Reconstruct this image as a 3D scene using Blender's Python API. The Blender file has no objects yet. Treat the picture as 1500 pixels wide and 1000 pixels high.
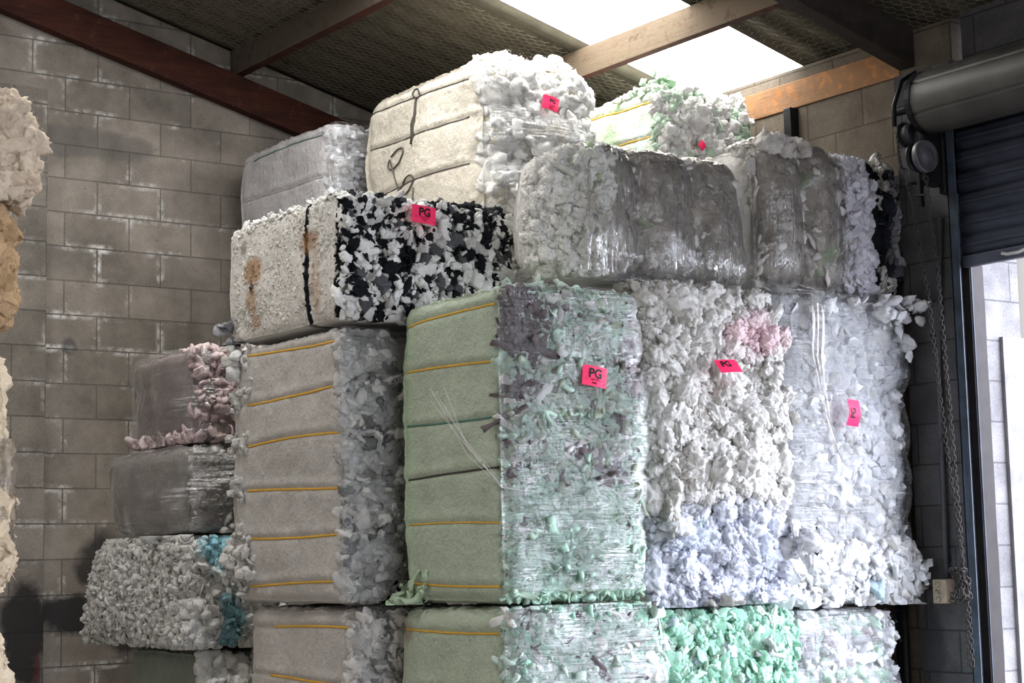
import bpy, bmesh, math, random
import numpy as np
from mathutils import Matrix, Vector, Euler

scene = bpy.context.scene
COL = scene.collection
PI = math.pi
rad = math.radians

# ------------------------------------------------------------------ helpers
def lin(c):
    """sRGB 0..255 -> linear rgb"""
    c = np.asarray(c, float) / 255.0
    return np.where(c <= 0.04045, c / 12.92, ((c + 0.055) / 1.055) ** 2.4)

_r0 = np.random.default_rng(7)
_PERM = _r0.permutation(512)
_GRAD = _r0.normal(size=(512, 3)); _GRAD /= np.linalg.norm(_GRAD, axis=1)[:, None]

def pn(p):
    """gradient noise, p (N,3) -> (N,) about -0.7..0.7"""
    p = np.asarray(p, float)
    i = np.floor(p).astype(np.int64); f = p - i
    u = f * f * f * (f * (f * 6 - 15) + 10)
    out = np.zeros(len(p))
    for dx in (0, 1):
        wx = u[:, 0] if dx else 1 - u[:, 0]
        for dy in (0, 1):
            wy = u[:, 1] if dy else 1 - u[:, 1]
            for dz in (0, 1):
                wz = u[:, 2] if dz else 1 - u[:, 2]
                h = _PERM[(_PERM[(_PERM[(i[:, 0] + dx) & 511] + i[:, 1] + dy) & 511] + i[:, 2] + dz) & 511]
                g = _GRAD[h]
                out += wx * wy * wz * (g[:, 0] * (f[:, 0] - dx) + g[:, 1] * (f[:, 1] - dy) + g[:, 2] * (f[:, 2] - dz))
    return out * 1.4

def fbm(p, o=3):
    p = np.asarray(p, float); s = 0; a = 1.0
    for k in range(o):
        s = s + a * pn(p * (2.03 ** k) + 17.3 * k); a *= 0.5
    return s

def mesh_np(name, V, F, mat=None, parent=None, col=None, smooth=True, loc=None):
    """V (n,3), F (m,k) with k 3 or 4; col (n,3) per vertex colour -> attribute Col"""
    V = np.asarray(V, np.float32); F = np.asarray(F, np.int32)
    me = bpy.data.meshes.new(name)
    m, k = F.shape
    me.vertices.add(len(V)); me.vertices.foreach_set('co', V.ravel())
    me.loops.add(m * k); me.loops.foreach_set('vertex_index', F.ravel())
    me.polygons.add(m)
    me.polygons.foreach_set('loop_start', np.arange(0, m * k, k, dtype=np.int32))
    me.polygons.foreach_set('loop_total', np.full(m, k, np.int32))
    me.update(calc_edges=True)
    me.polygons.foreach_set('use_smooth', np.full(m, smooth, bool))
    if col is not None:
        a = me.color_attributes.new('Col', 'FLOAT_COLOR', 'POINT')
        c = np.ones((len(V), 4), np.float32); c[:, :3] = col
        a.data.foreach_set('color', c.ravel())
    if mat: me.materials.append(mat)
    o = bpy.data.objects.new(name, me); COL.objects.link(o)
    if parent is not None: o.parent = parent
    if loc is not None: o.location = loc
    return o

class MB:
    """collects plain shapes into one bmesh"""
    def __init__(s): s.bm = bmesh.new()
    def box(s, x0, x1, y0, y1, z0, z1, M=None):
        v = [s.bm.verts.new(Vector((x, y, z)) if M is None else M @ Vector((x, y, z)))
             for x in (x0, x1) for y in (y0, y1) for z in (z0, z1)]
        for f in ((0, 1, 3, 2), (4, 6, 7, 5), (0, 4, 5, 1), (2, 3, 7, 6), (0, 2, 6, 4), (1, 5, 7, 3)):
            s.bm.faces.new([v[i] for i in f])
        return s
    def tube(s, pts, r, n=8, cap=True, closed=False):
        pts = [Vector(p) for p in pts]; rings = []
        up = Vector((0.13, 0.21, 0.97))
        for i, p in enumerate(pts):
            if closed: t = pts[(i + 1) % len(pts)] - pts[i - 1]
            else: t = pts[min(i + 1, len(pts) - 1)] - pts[max(i - 1, 0)]
            t.normalize()
            a = up - t * up.dot(t)
            if a.length < 1e-3: a = Vector((1, 0, 0)) - t * t.x
            a.normalize(); b = t.cross(a)
            rr = r[i] if hasattr(r, '__len__') else r
            rings.append([s.bm.verts.new(p + (a * math.cos(2 * PI * k / n) + b * math.sin(2 * PI * k / n)) * rr) for k in range(n)])
            up = a
        L = len(rings)
        for i in range(L if closed else L - 1):
            A, B = rings[i], rings[(i + 1) % L]
            for k in range(n): s.bm.faces.new((A[k], A[(k + 1) % n], B[(k + 1) % n], B[k]))
        if cap and not closed:
            s.bm.faces.new(rings[0][::-1]); s.bm.faces.new(rings[-1])
        return s
    def lathe(s, prof, n=32, M=Matrix()):
        """prof: (radius, axial) pairs revolved about the local y axis"""
        rings = []
        for (r, y) in prof:
            rings.append([s.bm.verts.new(M @ Vector((r * math.cos(2 * PI * k / n), y, r * math.sin(2 * PI * k / n)))) for k in range(n)])
        for A, B in zip(rings[:-1], rings[1:]):
            for k in range(n): s.bm.faces.new((A[k], A[(k + 1) % n], B[(k + 1) % n], B[k]))
        s.bm.faces.new(rings[0][::-1]); s.bm.faces.new(rings[-1])
        return s
    def build(s, name, mat, parent=None, smooth=False, bevel=0.0):
        bmesh.ops.recalc_face_normals(s.bm, faces=s.bm.faces)
        if bevel: bmesh.ops.bevel(s.bm, geom=list(s.bm.edges), offset=bevel, segments=2, affect='EDGES', profile=0.5)
        me = bpy.data.meshes.new(name); s.bm.to_mesh(me); s.bm.free()
        if smooth: me.polygons.foreach_set('use_smooth', np.ones(len(me.polygons), bool))
        me.materials.append(mat)
        o = bpy.data.objects.new(name, me); COL.objects.link(o)
        if parent is not None: o.parent = parent
        return o

def tag(o, label=None, cat=None, group=None, kind=None):
    if label: o['label'] = label
    if cat: o['category'] = cat
    if group: o['group'] = group
    if kind: o['kind'] = kind
    return o

def empty(name, loc, rz=0.0):
    o = bpy.data.objects.new(name, None); COL.objects.link(o)
    o.location = loc; o.rotation_euler = (0, 0, rz); o.empty_display_size = 0.1
    return o

# ---------------------------------------------------------------- materials
class NT:
    def __init__(s, name):
        s.m = bpy.data.materials.new(name); s.m.use_nodes = True
        s.t = s.m.node_tree; s.t.nodes.clear()
        s.out = s.t.nodes.new('ShaderNodeOutputMaterial')
    def n(s, typ, **kw):
        nd = s.t.nodes.new(typ)
        for k, v in kw.items():
            if k.startswith('i_'): s.set(nd.inputs[k[2:].replace('_', ' ')], v)
            else: setattr(nd, k, v)
        return nd
    def set(s, sock, v):
        if hasattr(v, 'links') or isinstance(v, bpy.types.NodeSocket): s.t.links.new(v, sock)
        else:
            if hasattr(sock.default_value, '__len__') and not hasattr(v, '__len__'): v = (v, v, v)
            if hasattr(sock.default_value, '__len__') and len(sock.default_value) == 4 and len(v) == 3: v = (*v, 1)
            sock.default_value = v
    def math(s, op, a, b=0.0, clamp=False):
        nd = s.t.nodes.new('ShaderNodeMath'); nd.operation = op; nd.use_clamp = clamp
        s.set(nd.inputs[0], a); s.set(nd.inputs[1], b); return nd.outputs[0]
    def noise(s, vec, scale, detail=4, rough=0.55):
        nd = s.n('ShaderNodeTexNoise'); s.set(nd.inputs['Vector'], vec)
        nd.inputs['Scale'].default_value = scale; nd.inputs['Detail'].default_value = detail
        nd.inputs['Roughness'].default_value = rough; return nd.outputs['Fac']
    def mapped(s, vec, scale=(1, 1, 1), loc=(0, 0, 0), rot=(0, 0, 0)):
        nd = s.n('ShaderNodeMapping'); s.set(nd.inputs['Vector'], vec)
        nd.inputs['Scale'].default_value = scale; nd.inputs['Location'].default_value = loc
        nd.inputs['Rotation'].default_value = rot; return nd.outputs[0]
    def ramp(s, fac, a, b, ca=0.0, cb=1.0):
        nd = s.n('ShaderNodeMapRange'); s.set(nd.inputs['Value'], fac)
        for k, v in zip(('From Min', 'From Max', 'To Min', 'To Max'), (a, b, ca, cb)): nd.inputs[k].default_value = v
        return nd.outputs[0]
    def mix(s, fac, a, b, mode='MIX'):
        nd = s.n('ShaderNodeMix', data_type='RGBA', blend_type=mode)
        s.set(nd.inputs[0], fac); s.set(nd.inputs[6], a); s.set(nd.inputs[7], b); return nd.outputs[2]
    def bump(s, h, strength=0.5, dist=0.01, normal=None):
        nd = s.n('ShaderNodeBump'); nd.inputs['Strength'].default_value = strength
        nd.inputs['Distance'].default_value = dist; s.set(nd.inputs['Height'], h)
        if normal is not None: s.set(nd.inputs['Normal'], normal)
        return nd.outputs[0]
    def pbsdf(s, col, rough=0.8, normal=None, metal=0.0, spec=0.3, **kw):
        nd = s.n('ShaderNodeBsdfPrincipled')
        s.set(nd.inputs['Base Color'], col); s.set(nd.inputs['Roughness'], rough)
        s.set(nd.inputs['Metallic'], metal); nd.inputs['Specular IOR Level'].default_value = spec
        if normal is not None: s.set(nd.inputs['Normal'], normal)
        for k, v in kw.items(): s.set(nd.inputs[k], v)
        return nd.outputs[0]
    def done(s, surf):
        s.t.links.new(surf, s.out.inputs['Surface']); return s.m
    def obj(s): return s.n('ShaderNodeTexCoord').outputs['Object']
    def pos(s): return s.n('ShaderNodeNewGeometry').outputs['Position']

def mat_fibre():
    t = NT('loose_fibre'); o = t.obj()
    c = t.n('ShaderNodeAttribute', attribute_name='Col').outputs['Color']
    nz = t.noise(o, 30, 5)
    c = t.mix(1.0, c, t.n('ShaderNodeCombineColor', i_Red=t.ramp(nz, .3, .7, .84, 1.06), i_Green=t.ramp(nz, .3, .7, .84, 1.06), i_Blue=t.ramp(nz, .3, .7, .82, 1.06)).outputs[0], 'MULTIPLY')
    b = t.bump(t.math('ADD', t.noise(o, 190, 4, .7), t.math('MULTIPLY', t.noise(o, 60, 3, .6), 1.2)), .6, .008)
    return t.done(t.pbsdf(c, .95, b, spec=.12))

def mat_cut(sc=(120, 120, 28), amt=.9):
    t = NT('pressed_fibre'); o = t.obj()
    c = t.n('ShaderNodeAttribute', attribute_name='Col').outputs['Color']
    v = t.mapped(o, sc, rot=(rad(8), 0, 0))
    n1 = t.noise(v, 1, 4, .6); n2 = t.noise(o, 9, 5)
    f = t.math('MULTIPLY', t.ramp(n1, .3, .68, .9, 1.05), t.ramp(n2, .3, .7, .88, 1.06))
    sp = t.noise(o, 55, 2, .5)
    f = t.math('MULTIPLY', f, t.ramp(sp, .20, .30, .75, 1.0))
    c = t.mix(1.0, c, t.n('ShaderNodeCombineColor', i_Red=f, i_Green=f, i_Blue=f).outputs[0], 'MULTIPLY')
    h = t.math('ADD', t.math('MULTIPLY', n1, 1.0), t.noise(o, 90, 3))
    b = t.bump(h, amt * .75, .008)
    return t.done(t.pbsdf(c, .95, b, spec=.1))

def mat_film(name, sc, tint=(.97, .97, .97), haze=.02, streak=.55, dens=.60, bump=.8, gloss=2.6):
    """thin clear stretch film: mostly see-through, shiny, crinkled along one direction"""
    t = NT(name); o = t.obj()
    v = t.mapped(o, sc)
    n1 = t.noise(v, 1, 4, .6); n2 = t.noise(o, 7, 3)
    h = t.math('ADD', n1, t.math('MULTIPLY', n2, 1.2))
    nb = t.bump(h, bump, .02)
    gl = t.n('ShaderNodeBsdfGlossy'); gl.inputs['Roughness'].default_value = .12
    t.set(gl.inputs['Normal'], nb); gl.inputs['Color'].default_value = (1, 1, 1, 1)
    df = t.n('ShaderNodeBsdfDiffuse'); t.set(df.inputs['Color'], (.9, .9, .9)); t.set(df.inputs['Normal'], nb)
    tr = t.n('ShaderNodeBsdfTransparent'); t.set(tr.inputs['Color'], tint)
    patch = t.noise(o, 4.5, 3)
    fr = t.n('ShaderNodeFresnel'); fr.inputs['IOR'].default_value = 1.5; t.set(fr.inputs['Normal'], nb)
    s1 = t.n('ShaderNodeMixShader'); t.set(s1.inputs[0], t.math('ADD', t.math('MULTIPLY', fr.outputs[0], t.ramp(patch, .38, .62, gloss * .35, gloss * 1.1)), .01, True))
    t.t.links.new(tr.outputs[0], s1.inputs[1]); t.t.links.new(gl.outputs[0], s1.inputs[2])
    n3 = t.noise(t.mapped(o, tuple(k * .8 for k in sc), loc=(3, 5, 1)), 1, 5, .65)
    m = t.math('MULTIPLY', t.ramp(n3, dens, dens + .10), t.ramp(patch, .44, .6))
    m = t.math('ADD', t.math('MULTIPLY', m, streak), haze, True)  # white streaks: paler crinkles, with highlights painted in as diffuse white
    s2 = t.n('ShaderNodeMixShader'); t.set(s2.inputs[0], m)
    t.t.links.new(s1.outputs[0], s2.inputs[1]); t.t.links.new(df.outputs[0], s2.inputs[2])
    return t.done(s2.outputs[0])

def mat_block(name, uaxis, u0, z0, base, var, dirt=None, white=.0, rough=.92, mortar=None):
    t = NT(name); p = t.pos()
    sp = t.n('ShaderNodeSeparateXYZ'); t.set(sp.inputs[0], p)
    u = t.math('SUBTRACT', sp.outputs[uaxis], u0); z = t.math('SUBTRACT', sp.outputs[2], z0)
    uv = t.n('ShaderNodeCombineXYZ'); t.set(uv.inputs[0], u); t.set(uv.inputs[1], z)
    def brick(ms, smooth, c1, c2, cm):
        b = t.n('ShaderNodeTexBrick', offset=.5, offset_frequency=2, squash=1.0)
        t.set(b.inputs['Vector'], uv.outputs[0]); b.inputs['Scale'].default_value = 1
        b.inputs['Brick Width'].default_value = .4; b.inputs['Row Height'].default_value = .2
        b.inputs['Mortar Size'].default_value = ms; b.inputs['Mortar Smooth'].default_value = smooth
        t.set(b.inputs['Color1'], c1); t.set(b.inputs['Color2'], c2); t.set(b.inputs['Mortar'], cm)
        return b
    lo = tuple(np.array(base) * (1 - var)); hi = tuple(np.array(base) * (1 + var))
    b1 = brick(.0045, .25, lo, hi, mortar or tuple(np.array(base) * .55))
    b2 = brick(.045, 1.0, (0, 0, 0), (0, 0, 0), (1, 1, 1))
    n1 = t.noise(p, 5, 5); n2 = t.noise(p, 130, 3, .6); n3 = t.noise(p, 2.2, 4)
    c = b1.outputs['Color']
    f = t.math('MULTIPLY', t.ramp(n1, .3, .7, .66, 1.22), t.ramp(n2, .25, .7, .72, 1.14))
    f = t.math('MULTIPLY', f, t.ramp(t.noise(p, 70, 2), .24, .31, .5, 1.0))
    c = t.mix(1.0, c, t.n('ShaderNodeCombineColor', i_Red=f, i_Green=f, i_Blue=f).outputs[0], 'MULTIPLY')
    if white:
        e = t.math('MULTIPLY', t.ramp(b2.outputs['Fac'], .2, .75), t.math('SUBTRACT', 1.0, b1.outputs['Fac']))
        e = t.math('MULTIPLY', e, t.ramp(t.noise(p, 2.6, 5, .72), .5, .64))
        e = t.math('MULTIPLY', e, t.ramp(t.noise(p, 26, 3), .35, .6))
        c = t.mix(t.math('MULTIPLY', e, white, True), c, (.62, .6, .57))
    if dirt:
        for (cx, cz, rx, rz, colr, amt) in dirt:
            a = t.math('DIVIDE', t.math('SUBTRACT', sp.outputs[uaxis], cx), rx); bb = t.math('DIVIDE', t.math('SUBTRACT', sp.outputs[2], cz), rz)
            d = t.math('ADD', t.math('MULTIPLY', a, a), t.math('MULTIPLY', bb, bb))
            d = t.math('ADD', d, t.ramp(t.noise(p, 6, 4), 0, 1, -.9, .9))
            c = t.mix(t.ramp(d, .5, 1.1, amt, 0.0), c, colr)
    h = t.math('SUBTRACT', t.math('MULTIPLY', n2, .25), t.math('MULTIPLY', b1.outputs['Fac'], 1.6))
    h = t.math('ADD', h, t.math('MULTIPLY', n1, .3))
    return t.done(t.pbsdf(c, rough, t.bump(h, .8, .006), spec=.2))

def mat_wood(name, c1, c2, dust, damt, axis_scale):
    """sawn timber; dust settles as pale crust in patches"""
    t = NT(name); p = t.pos()
    g = t.noise(t.mapped(p, axis_scale), 1, 5, .65)
    c = t.mix(t.ramp(g, .3, .7), c1, c2)
    c = t.mix(t.ramp(t.noise(p, 3, 4), .5, .75, 0, .6), c, tuple(np.array(c1) * .25))
    n = t.noise(p, 14, 6, .7)
    c = t.mix(t.ramp(n, .62 - damt * .5, .72 - damt * .4, 0, min(1, damt * 1.3)), c, dust)
    b = t.bump(t.math('ADD', g, t.math('MULTIPLY', n, 1.5)), .6, .006)
    return t.done(t.pbsdf(c, .85, b, spec=.2))

def mat_plain(name, c, rough=.7, metal=0.0, nscale=20, var=.25, bump=.2, spec=.3):
    t = NT(name); o = t.pos(); n = t.noise(o, nscale, 5)
    f = t.ramp(n, .3, .7, 1 - var, 1 + var)
    cc = t.mix(1.0, c, t.n('ShaderNodeCombineColor', i_Red=f, i_Green=f, i_Blue=f).outputs[0], 'MULTIPLY')
    return t.done(t.pbsdf(cc, rough, t.bump(n, bump, .004), metal, spec))

def mat_skylight():
    t = NT('skylight_sheet'); p = t.pos()
    d = t.ramp(t.noise(p, 5, 4), .6, .78, 1.0, .8)
    e = t.n('ShaderNodeEmission'); e.inputs['Strength'].default_value = SKYLIGHT
    t.set(e.inputs['Color'], (1.0, .985, .95))
    t.set(e.inputs['Strength'], t.math('MULTIPLY', d, SKYLIGHT))
    return t.done(e.outputs[0])

SKYLIGHT = 13.0
FIB = mat_fibre(); CUT = mat_cut(); CUTL = mat_cut((60, 60, 60), 1.0)
FILM_H = mat_film('stretch_film', (3, 3, 75), streak=.6, dens=.615, gloss=2.5)
FILM_W = mat_film('white_crinkled_stretch_film', (3, 3, 80), tint=(.99, .99, .995), haze=.03, streak=.5, dens=.575, gloss=1.7, bump=.9)
FILM_SOFT = mat_film('dull_stretch_film', (2.5, 2.5, 45), (.9, .88, .87), .07, .35, .57, .9, 2.4)
FILM_TAIL = mat_film('gathered_stretch_film', (30, 30, 3), (.86, .84, .82), .12, .15, .6, .5, .15)
FILM_V = mat_film('hanging_stretch_film', (38, 38, 2.5), (.76, .73, .70), .07, .45, .60, 1.0, 1.7)
YELLOW = mat_plain('yellow_twine', tuple(lin((218, 172, 66))), .7, 0, 300, .3)
GREYT = mat_plain('grey_twine', tuple(lin((95, 92, 85))), .8, 0, 300, .3)
GREENT = mat_plain('green_twine', tuple(lin((85, 125, 112))), .8, 0, 300, .3)
DARKT = mat_plain('dark_twine', tuple(lin((70, 66, 60))), .8, 0, 300, .3)
PINK = mat_plain('fluorescent_pink_card', (1.0, .03, .14), .55, 0, 40, .04, .02)
INK = mat_plain('black_ink', (.006, .006, .008), .6, 0, 40, .05, .02)
STEEL = mat_plain('dark_steel', tuple(lin((62, 62, 66))), .55, .5, 25, .35)
BLACKSTEEL = mat_plain('black_steel', tuple(lin((30, 30, 32))), .5, .4, 25, .3)
CHAINM = mat_plain('rusty_chain_steel', tuple(lin((66, 62, 60))), .6, .4, 60, .35)
BLUESTEEL = mat_plain('weathered_blue_steel', tuple(lin((62, 72, 84))), .55, .2, 12, .35)

# ------------------------------------------------------------- fibre pieces
def ico(sub):
    bm = bmesh.new(); bmesh.ops.create_icosphere(bm, subdivisions=sub, radius=1.0)
    V = np.array([v.co[:] for v in bm.verts]); F = np.array([[v.index for v in f.verts] for f in bm.faces]); bm.free()
    return V, F
_I1 = ico(2); _I2 = ico(3); _I3 = ico(4)      # 162 / 642 verts
def billow(p): return np.abs(pn(p)) * 2 - .45
def proto_wad(s, sq=(1, .82, .62), hi=True):
    V, F = _I3 if hi else _I2; V = V.copy()
    w = V + .35 * np.c_[pn(V * 1.5 + s), pn(V * 1.5 + s + 40), pn(V * 1.5 + s + 80)]
    r = 1 + .45 * pn(V * 1.1 + s * 3.1) + .30 * billow(w * 1.7 + s) + .20 * billow(w * 3.6 + s * 2) + .10 * billow(w * 8 + s * 5)
    return V * r[:, None] * np.array(sq), F
def proto_rag(s, sq=(1, .85, .62)):
    V, F = _I3; V = V.copy()
    w = V + .3 * np.c_[pn(V * 2 + s), pn(V * 2 + s + 40), pn(V * 2 + s + 80)]
    r = 1 + .4 * pn(V * 1.2 + s * 3.1) + .34 * pn(w * 2.6 + s) + .24 * pn(w * 5.5 + s * 2) + .16 * billow(w * 10 + s)
    return V * r[:, None] * np.array(sq), F
def proto_bit(s):
    V, F = _I1; V = V.copy()
    r = 1 + .55 * pn(V * 1.4 + s * 2.9) + .35 * pn(V * 3.2 + s)
    V = V * r[:, None] * np.array([1.15, .8, .3 + .25 * (s % 3)]); V[:, 2] += .3 * pn(np.c_[V[:, 0], V[:, 1], V[:, 0] * 0 + s])
    return V, F
def proto_tuft(s):
    V, F = _I2; V = V.copy()
    r = 1 + .5 * pn(V * 1.6 + s * 2.3) + .4 * billow(V * 3.5 + s)
    x = V[:, 0]
    V = V * r[:, None] * np.array([1.3, .6, .42])
    V[:, 2] += .3 * np.sin(x * 1.5 + s)
    return V, F
def proto_flake(s):
    V, F = _I2; V = V.copy()
    a = np.arctan2(V[:, 1], V[:, 0])
    o = 1 + .45 * pn(np.c_[np.cos(a) * 1.5, np.sin(a) * 1.5, a * 0 + s * 1.7])
    V = V * np.array([1.15, .9, .22]) * np.c_[o, o, np.ones(len(o))]
    V[:, 2] += .35 * pn(np.c_[V[:, 0] * .9, V[:, 1] * .9, V[:, 0] * 0 + s]) + .1 * pn(V * 3 + s)
    return V, F
def proto_strip(s, L=1.5, w=.5, h=.26, seg=8):
    rng = np.random.default_rng(1000 + s)
    prof = np.array([(1, .55), (.8, 1), (-.8, 1), (-1, .55), (-1, -.55), (-.8, -1), (.8, -1), (1, -.55)])
    rings = []; bend = rng.normal() * .5; tw = rng.normal() * .5
    for i in range(seg + 1):
        x = (i / seg * 2 - 1) * L; k = 1.0 if 0 < i < seg else .86
        p = prof * np.array([w, h]) * k * (1 + .12 * rng.normal())
        c, sn = math.cos(tw * x), math.sin(tw * x)
        yz = np.c_[p[:, 0] * c - p[:, 1] * sn, p[:, 0] * sn + p[:, 1] * c]
        rings.append(np.c_[np.full(8, x) + .06 * rng.normal(size=8), yz[:, 0] + .06 * rng.normal(), yz[:, 1] + bend * x * x * .5])
    V = np.concatenate(rings); F = []
    for i in range(seg):
        for k in range(8):
            a, b, c, d = i * 8 + k, i * 8 + (k + 1) % 8, (i + 1) * 8 + (k + 1) % 8, (i + 1) * 8 + k
            F += [(a, b, c), (a, c, d)]
    for base, rev in ((0, 1), (seg * 8, 0)):
        for k in range(1, 7):
            f = (base, base + k, base + k + 1); F.append(f[::-1] if rev else f)
    return V, np.array(F)
PROTO = {
    'wad': [proto_wad(k, hi=False) for k in range(9)],
    'lock': [proto_wad(k + 20) for k in range(8)],
    'rag': [proto_rag(k + 60) for k in range(9)],
    'bit': [proto_bit(k + 5) for k in range(12)],
    'lump': [proto_wad(k, (1, .85, .6), False) for k in range(8)],
    'tuft': [proto_tuft(k) for k in range(8)],
    'flake': [proto_flake(k) for k in range(8)],
    'strip': [proto_strip(k, 1.5 + .5 * (k % 3)) for k in range(9)],
    'cube': [proto_strip(50 + k, .75 + .2 * (k % 3), .62, .34, 4) for k in range(8)],
}

def pile(P, N, size, kinds, col, rng, flat=.6, fibres=8, tilt=.45):
    """many pieces as one vertex/triangle soup. P,N (n,3); size (n,); col (n,3)"""
    n = len(P); allV = []; allF = []; allC = []; off = 0
    names = list(kinds); w = np.array([kinds[k] for k in names], float); w /= w.sum()
    kind = rng.choice(len(names), n, p=w)
    T = rng.normal(size=(n, 3)); T -= N * (T * N).sum(1)[:, None] * flat
    T /= np.linalg.norm(T, axis=1)[:, None]
    Z = N + rng.normal(size=(n, 3)) * tilt
    Z -= T * (Z * T).sum(1)[:, None]; Z /= np.linalg.norm(Z, axis=1)[:, None]
    Y = np.cross(Z, T)
    R = np.stack([T, Y, Z], 2)
    for ki, nm in enumerate(names):
        for vi, (V, F) in enumerate(PROTO[nm]):
            idx = np.where(kind == ki)[0]; idx = idx[idx % len(PROTO[nm]) == vi]
            if not len(idx): continue
            sc = size[idx][:, None, None] * (1 + .18 * rng.normal(size=(len(idx), 1, 3)))
            W = np.einsum('nij,nvj->nvi', R[idx], V[None] * sc) + P[idx][:, None]
            m = len(V)
            allV.append(W.reshape(-1, 3)); allC.append(np.repeat(col[idx], m, 0))
            allF.append((F[None] + (off + np.arange(len(idx)) * m)[:, None, None]).reshape(-1, 3)); off += len(idx) * m
    if fibres:
        i = np.repeat(np.arange(n), fibres); k = len(i)
        d = rng.normal(size=(k, 3)) + N[i] * .7; d /= np.linalg.norm(d, axis=1)[:, None]
        s = size[i][:, None]
        A = P[i] + d * s * .5 + rng.normal(size=(k, 3)) * s * .35
        e = d + rng.normal(size=(k, 3)) * .7; e /= np.linalg.norm(e, axis=1)[:, None]
        B = A + e * s * rng.uniform(.2, .75, (k, 1))
        side = np.cross(e, rng.normal(size=(k, 3))); side /= np.linalg.norm(side, axis=1)[:, None] + 1e-9
        wd = rng.uniform(.0004, .0012, (k, 1))
        V = np.stack([A - side * wd, A + side * wd, B], 1).reshape(-1, 3)
        allV.append(V); allF.append(off + np.arange(k * 3).reshape(-1, 3)); allC.append(np.repeat(col[i], 3, 0))
    return np.concatenate(allV).astype(np.float32), np.concatenate(allF).astype(np.int32), np.concatenate(allC).astype(np.float32)

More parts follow.
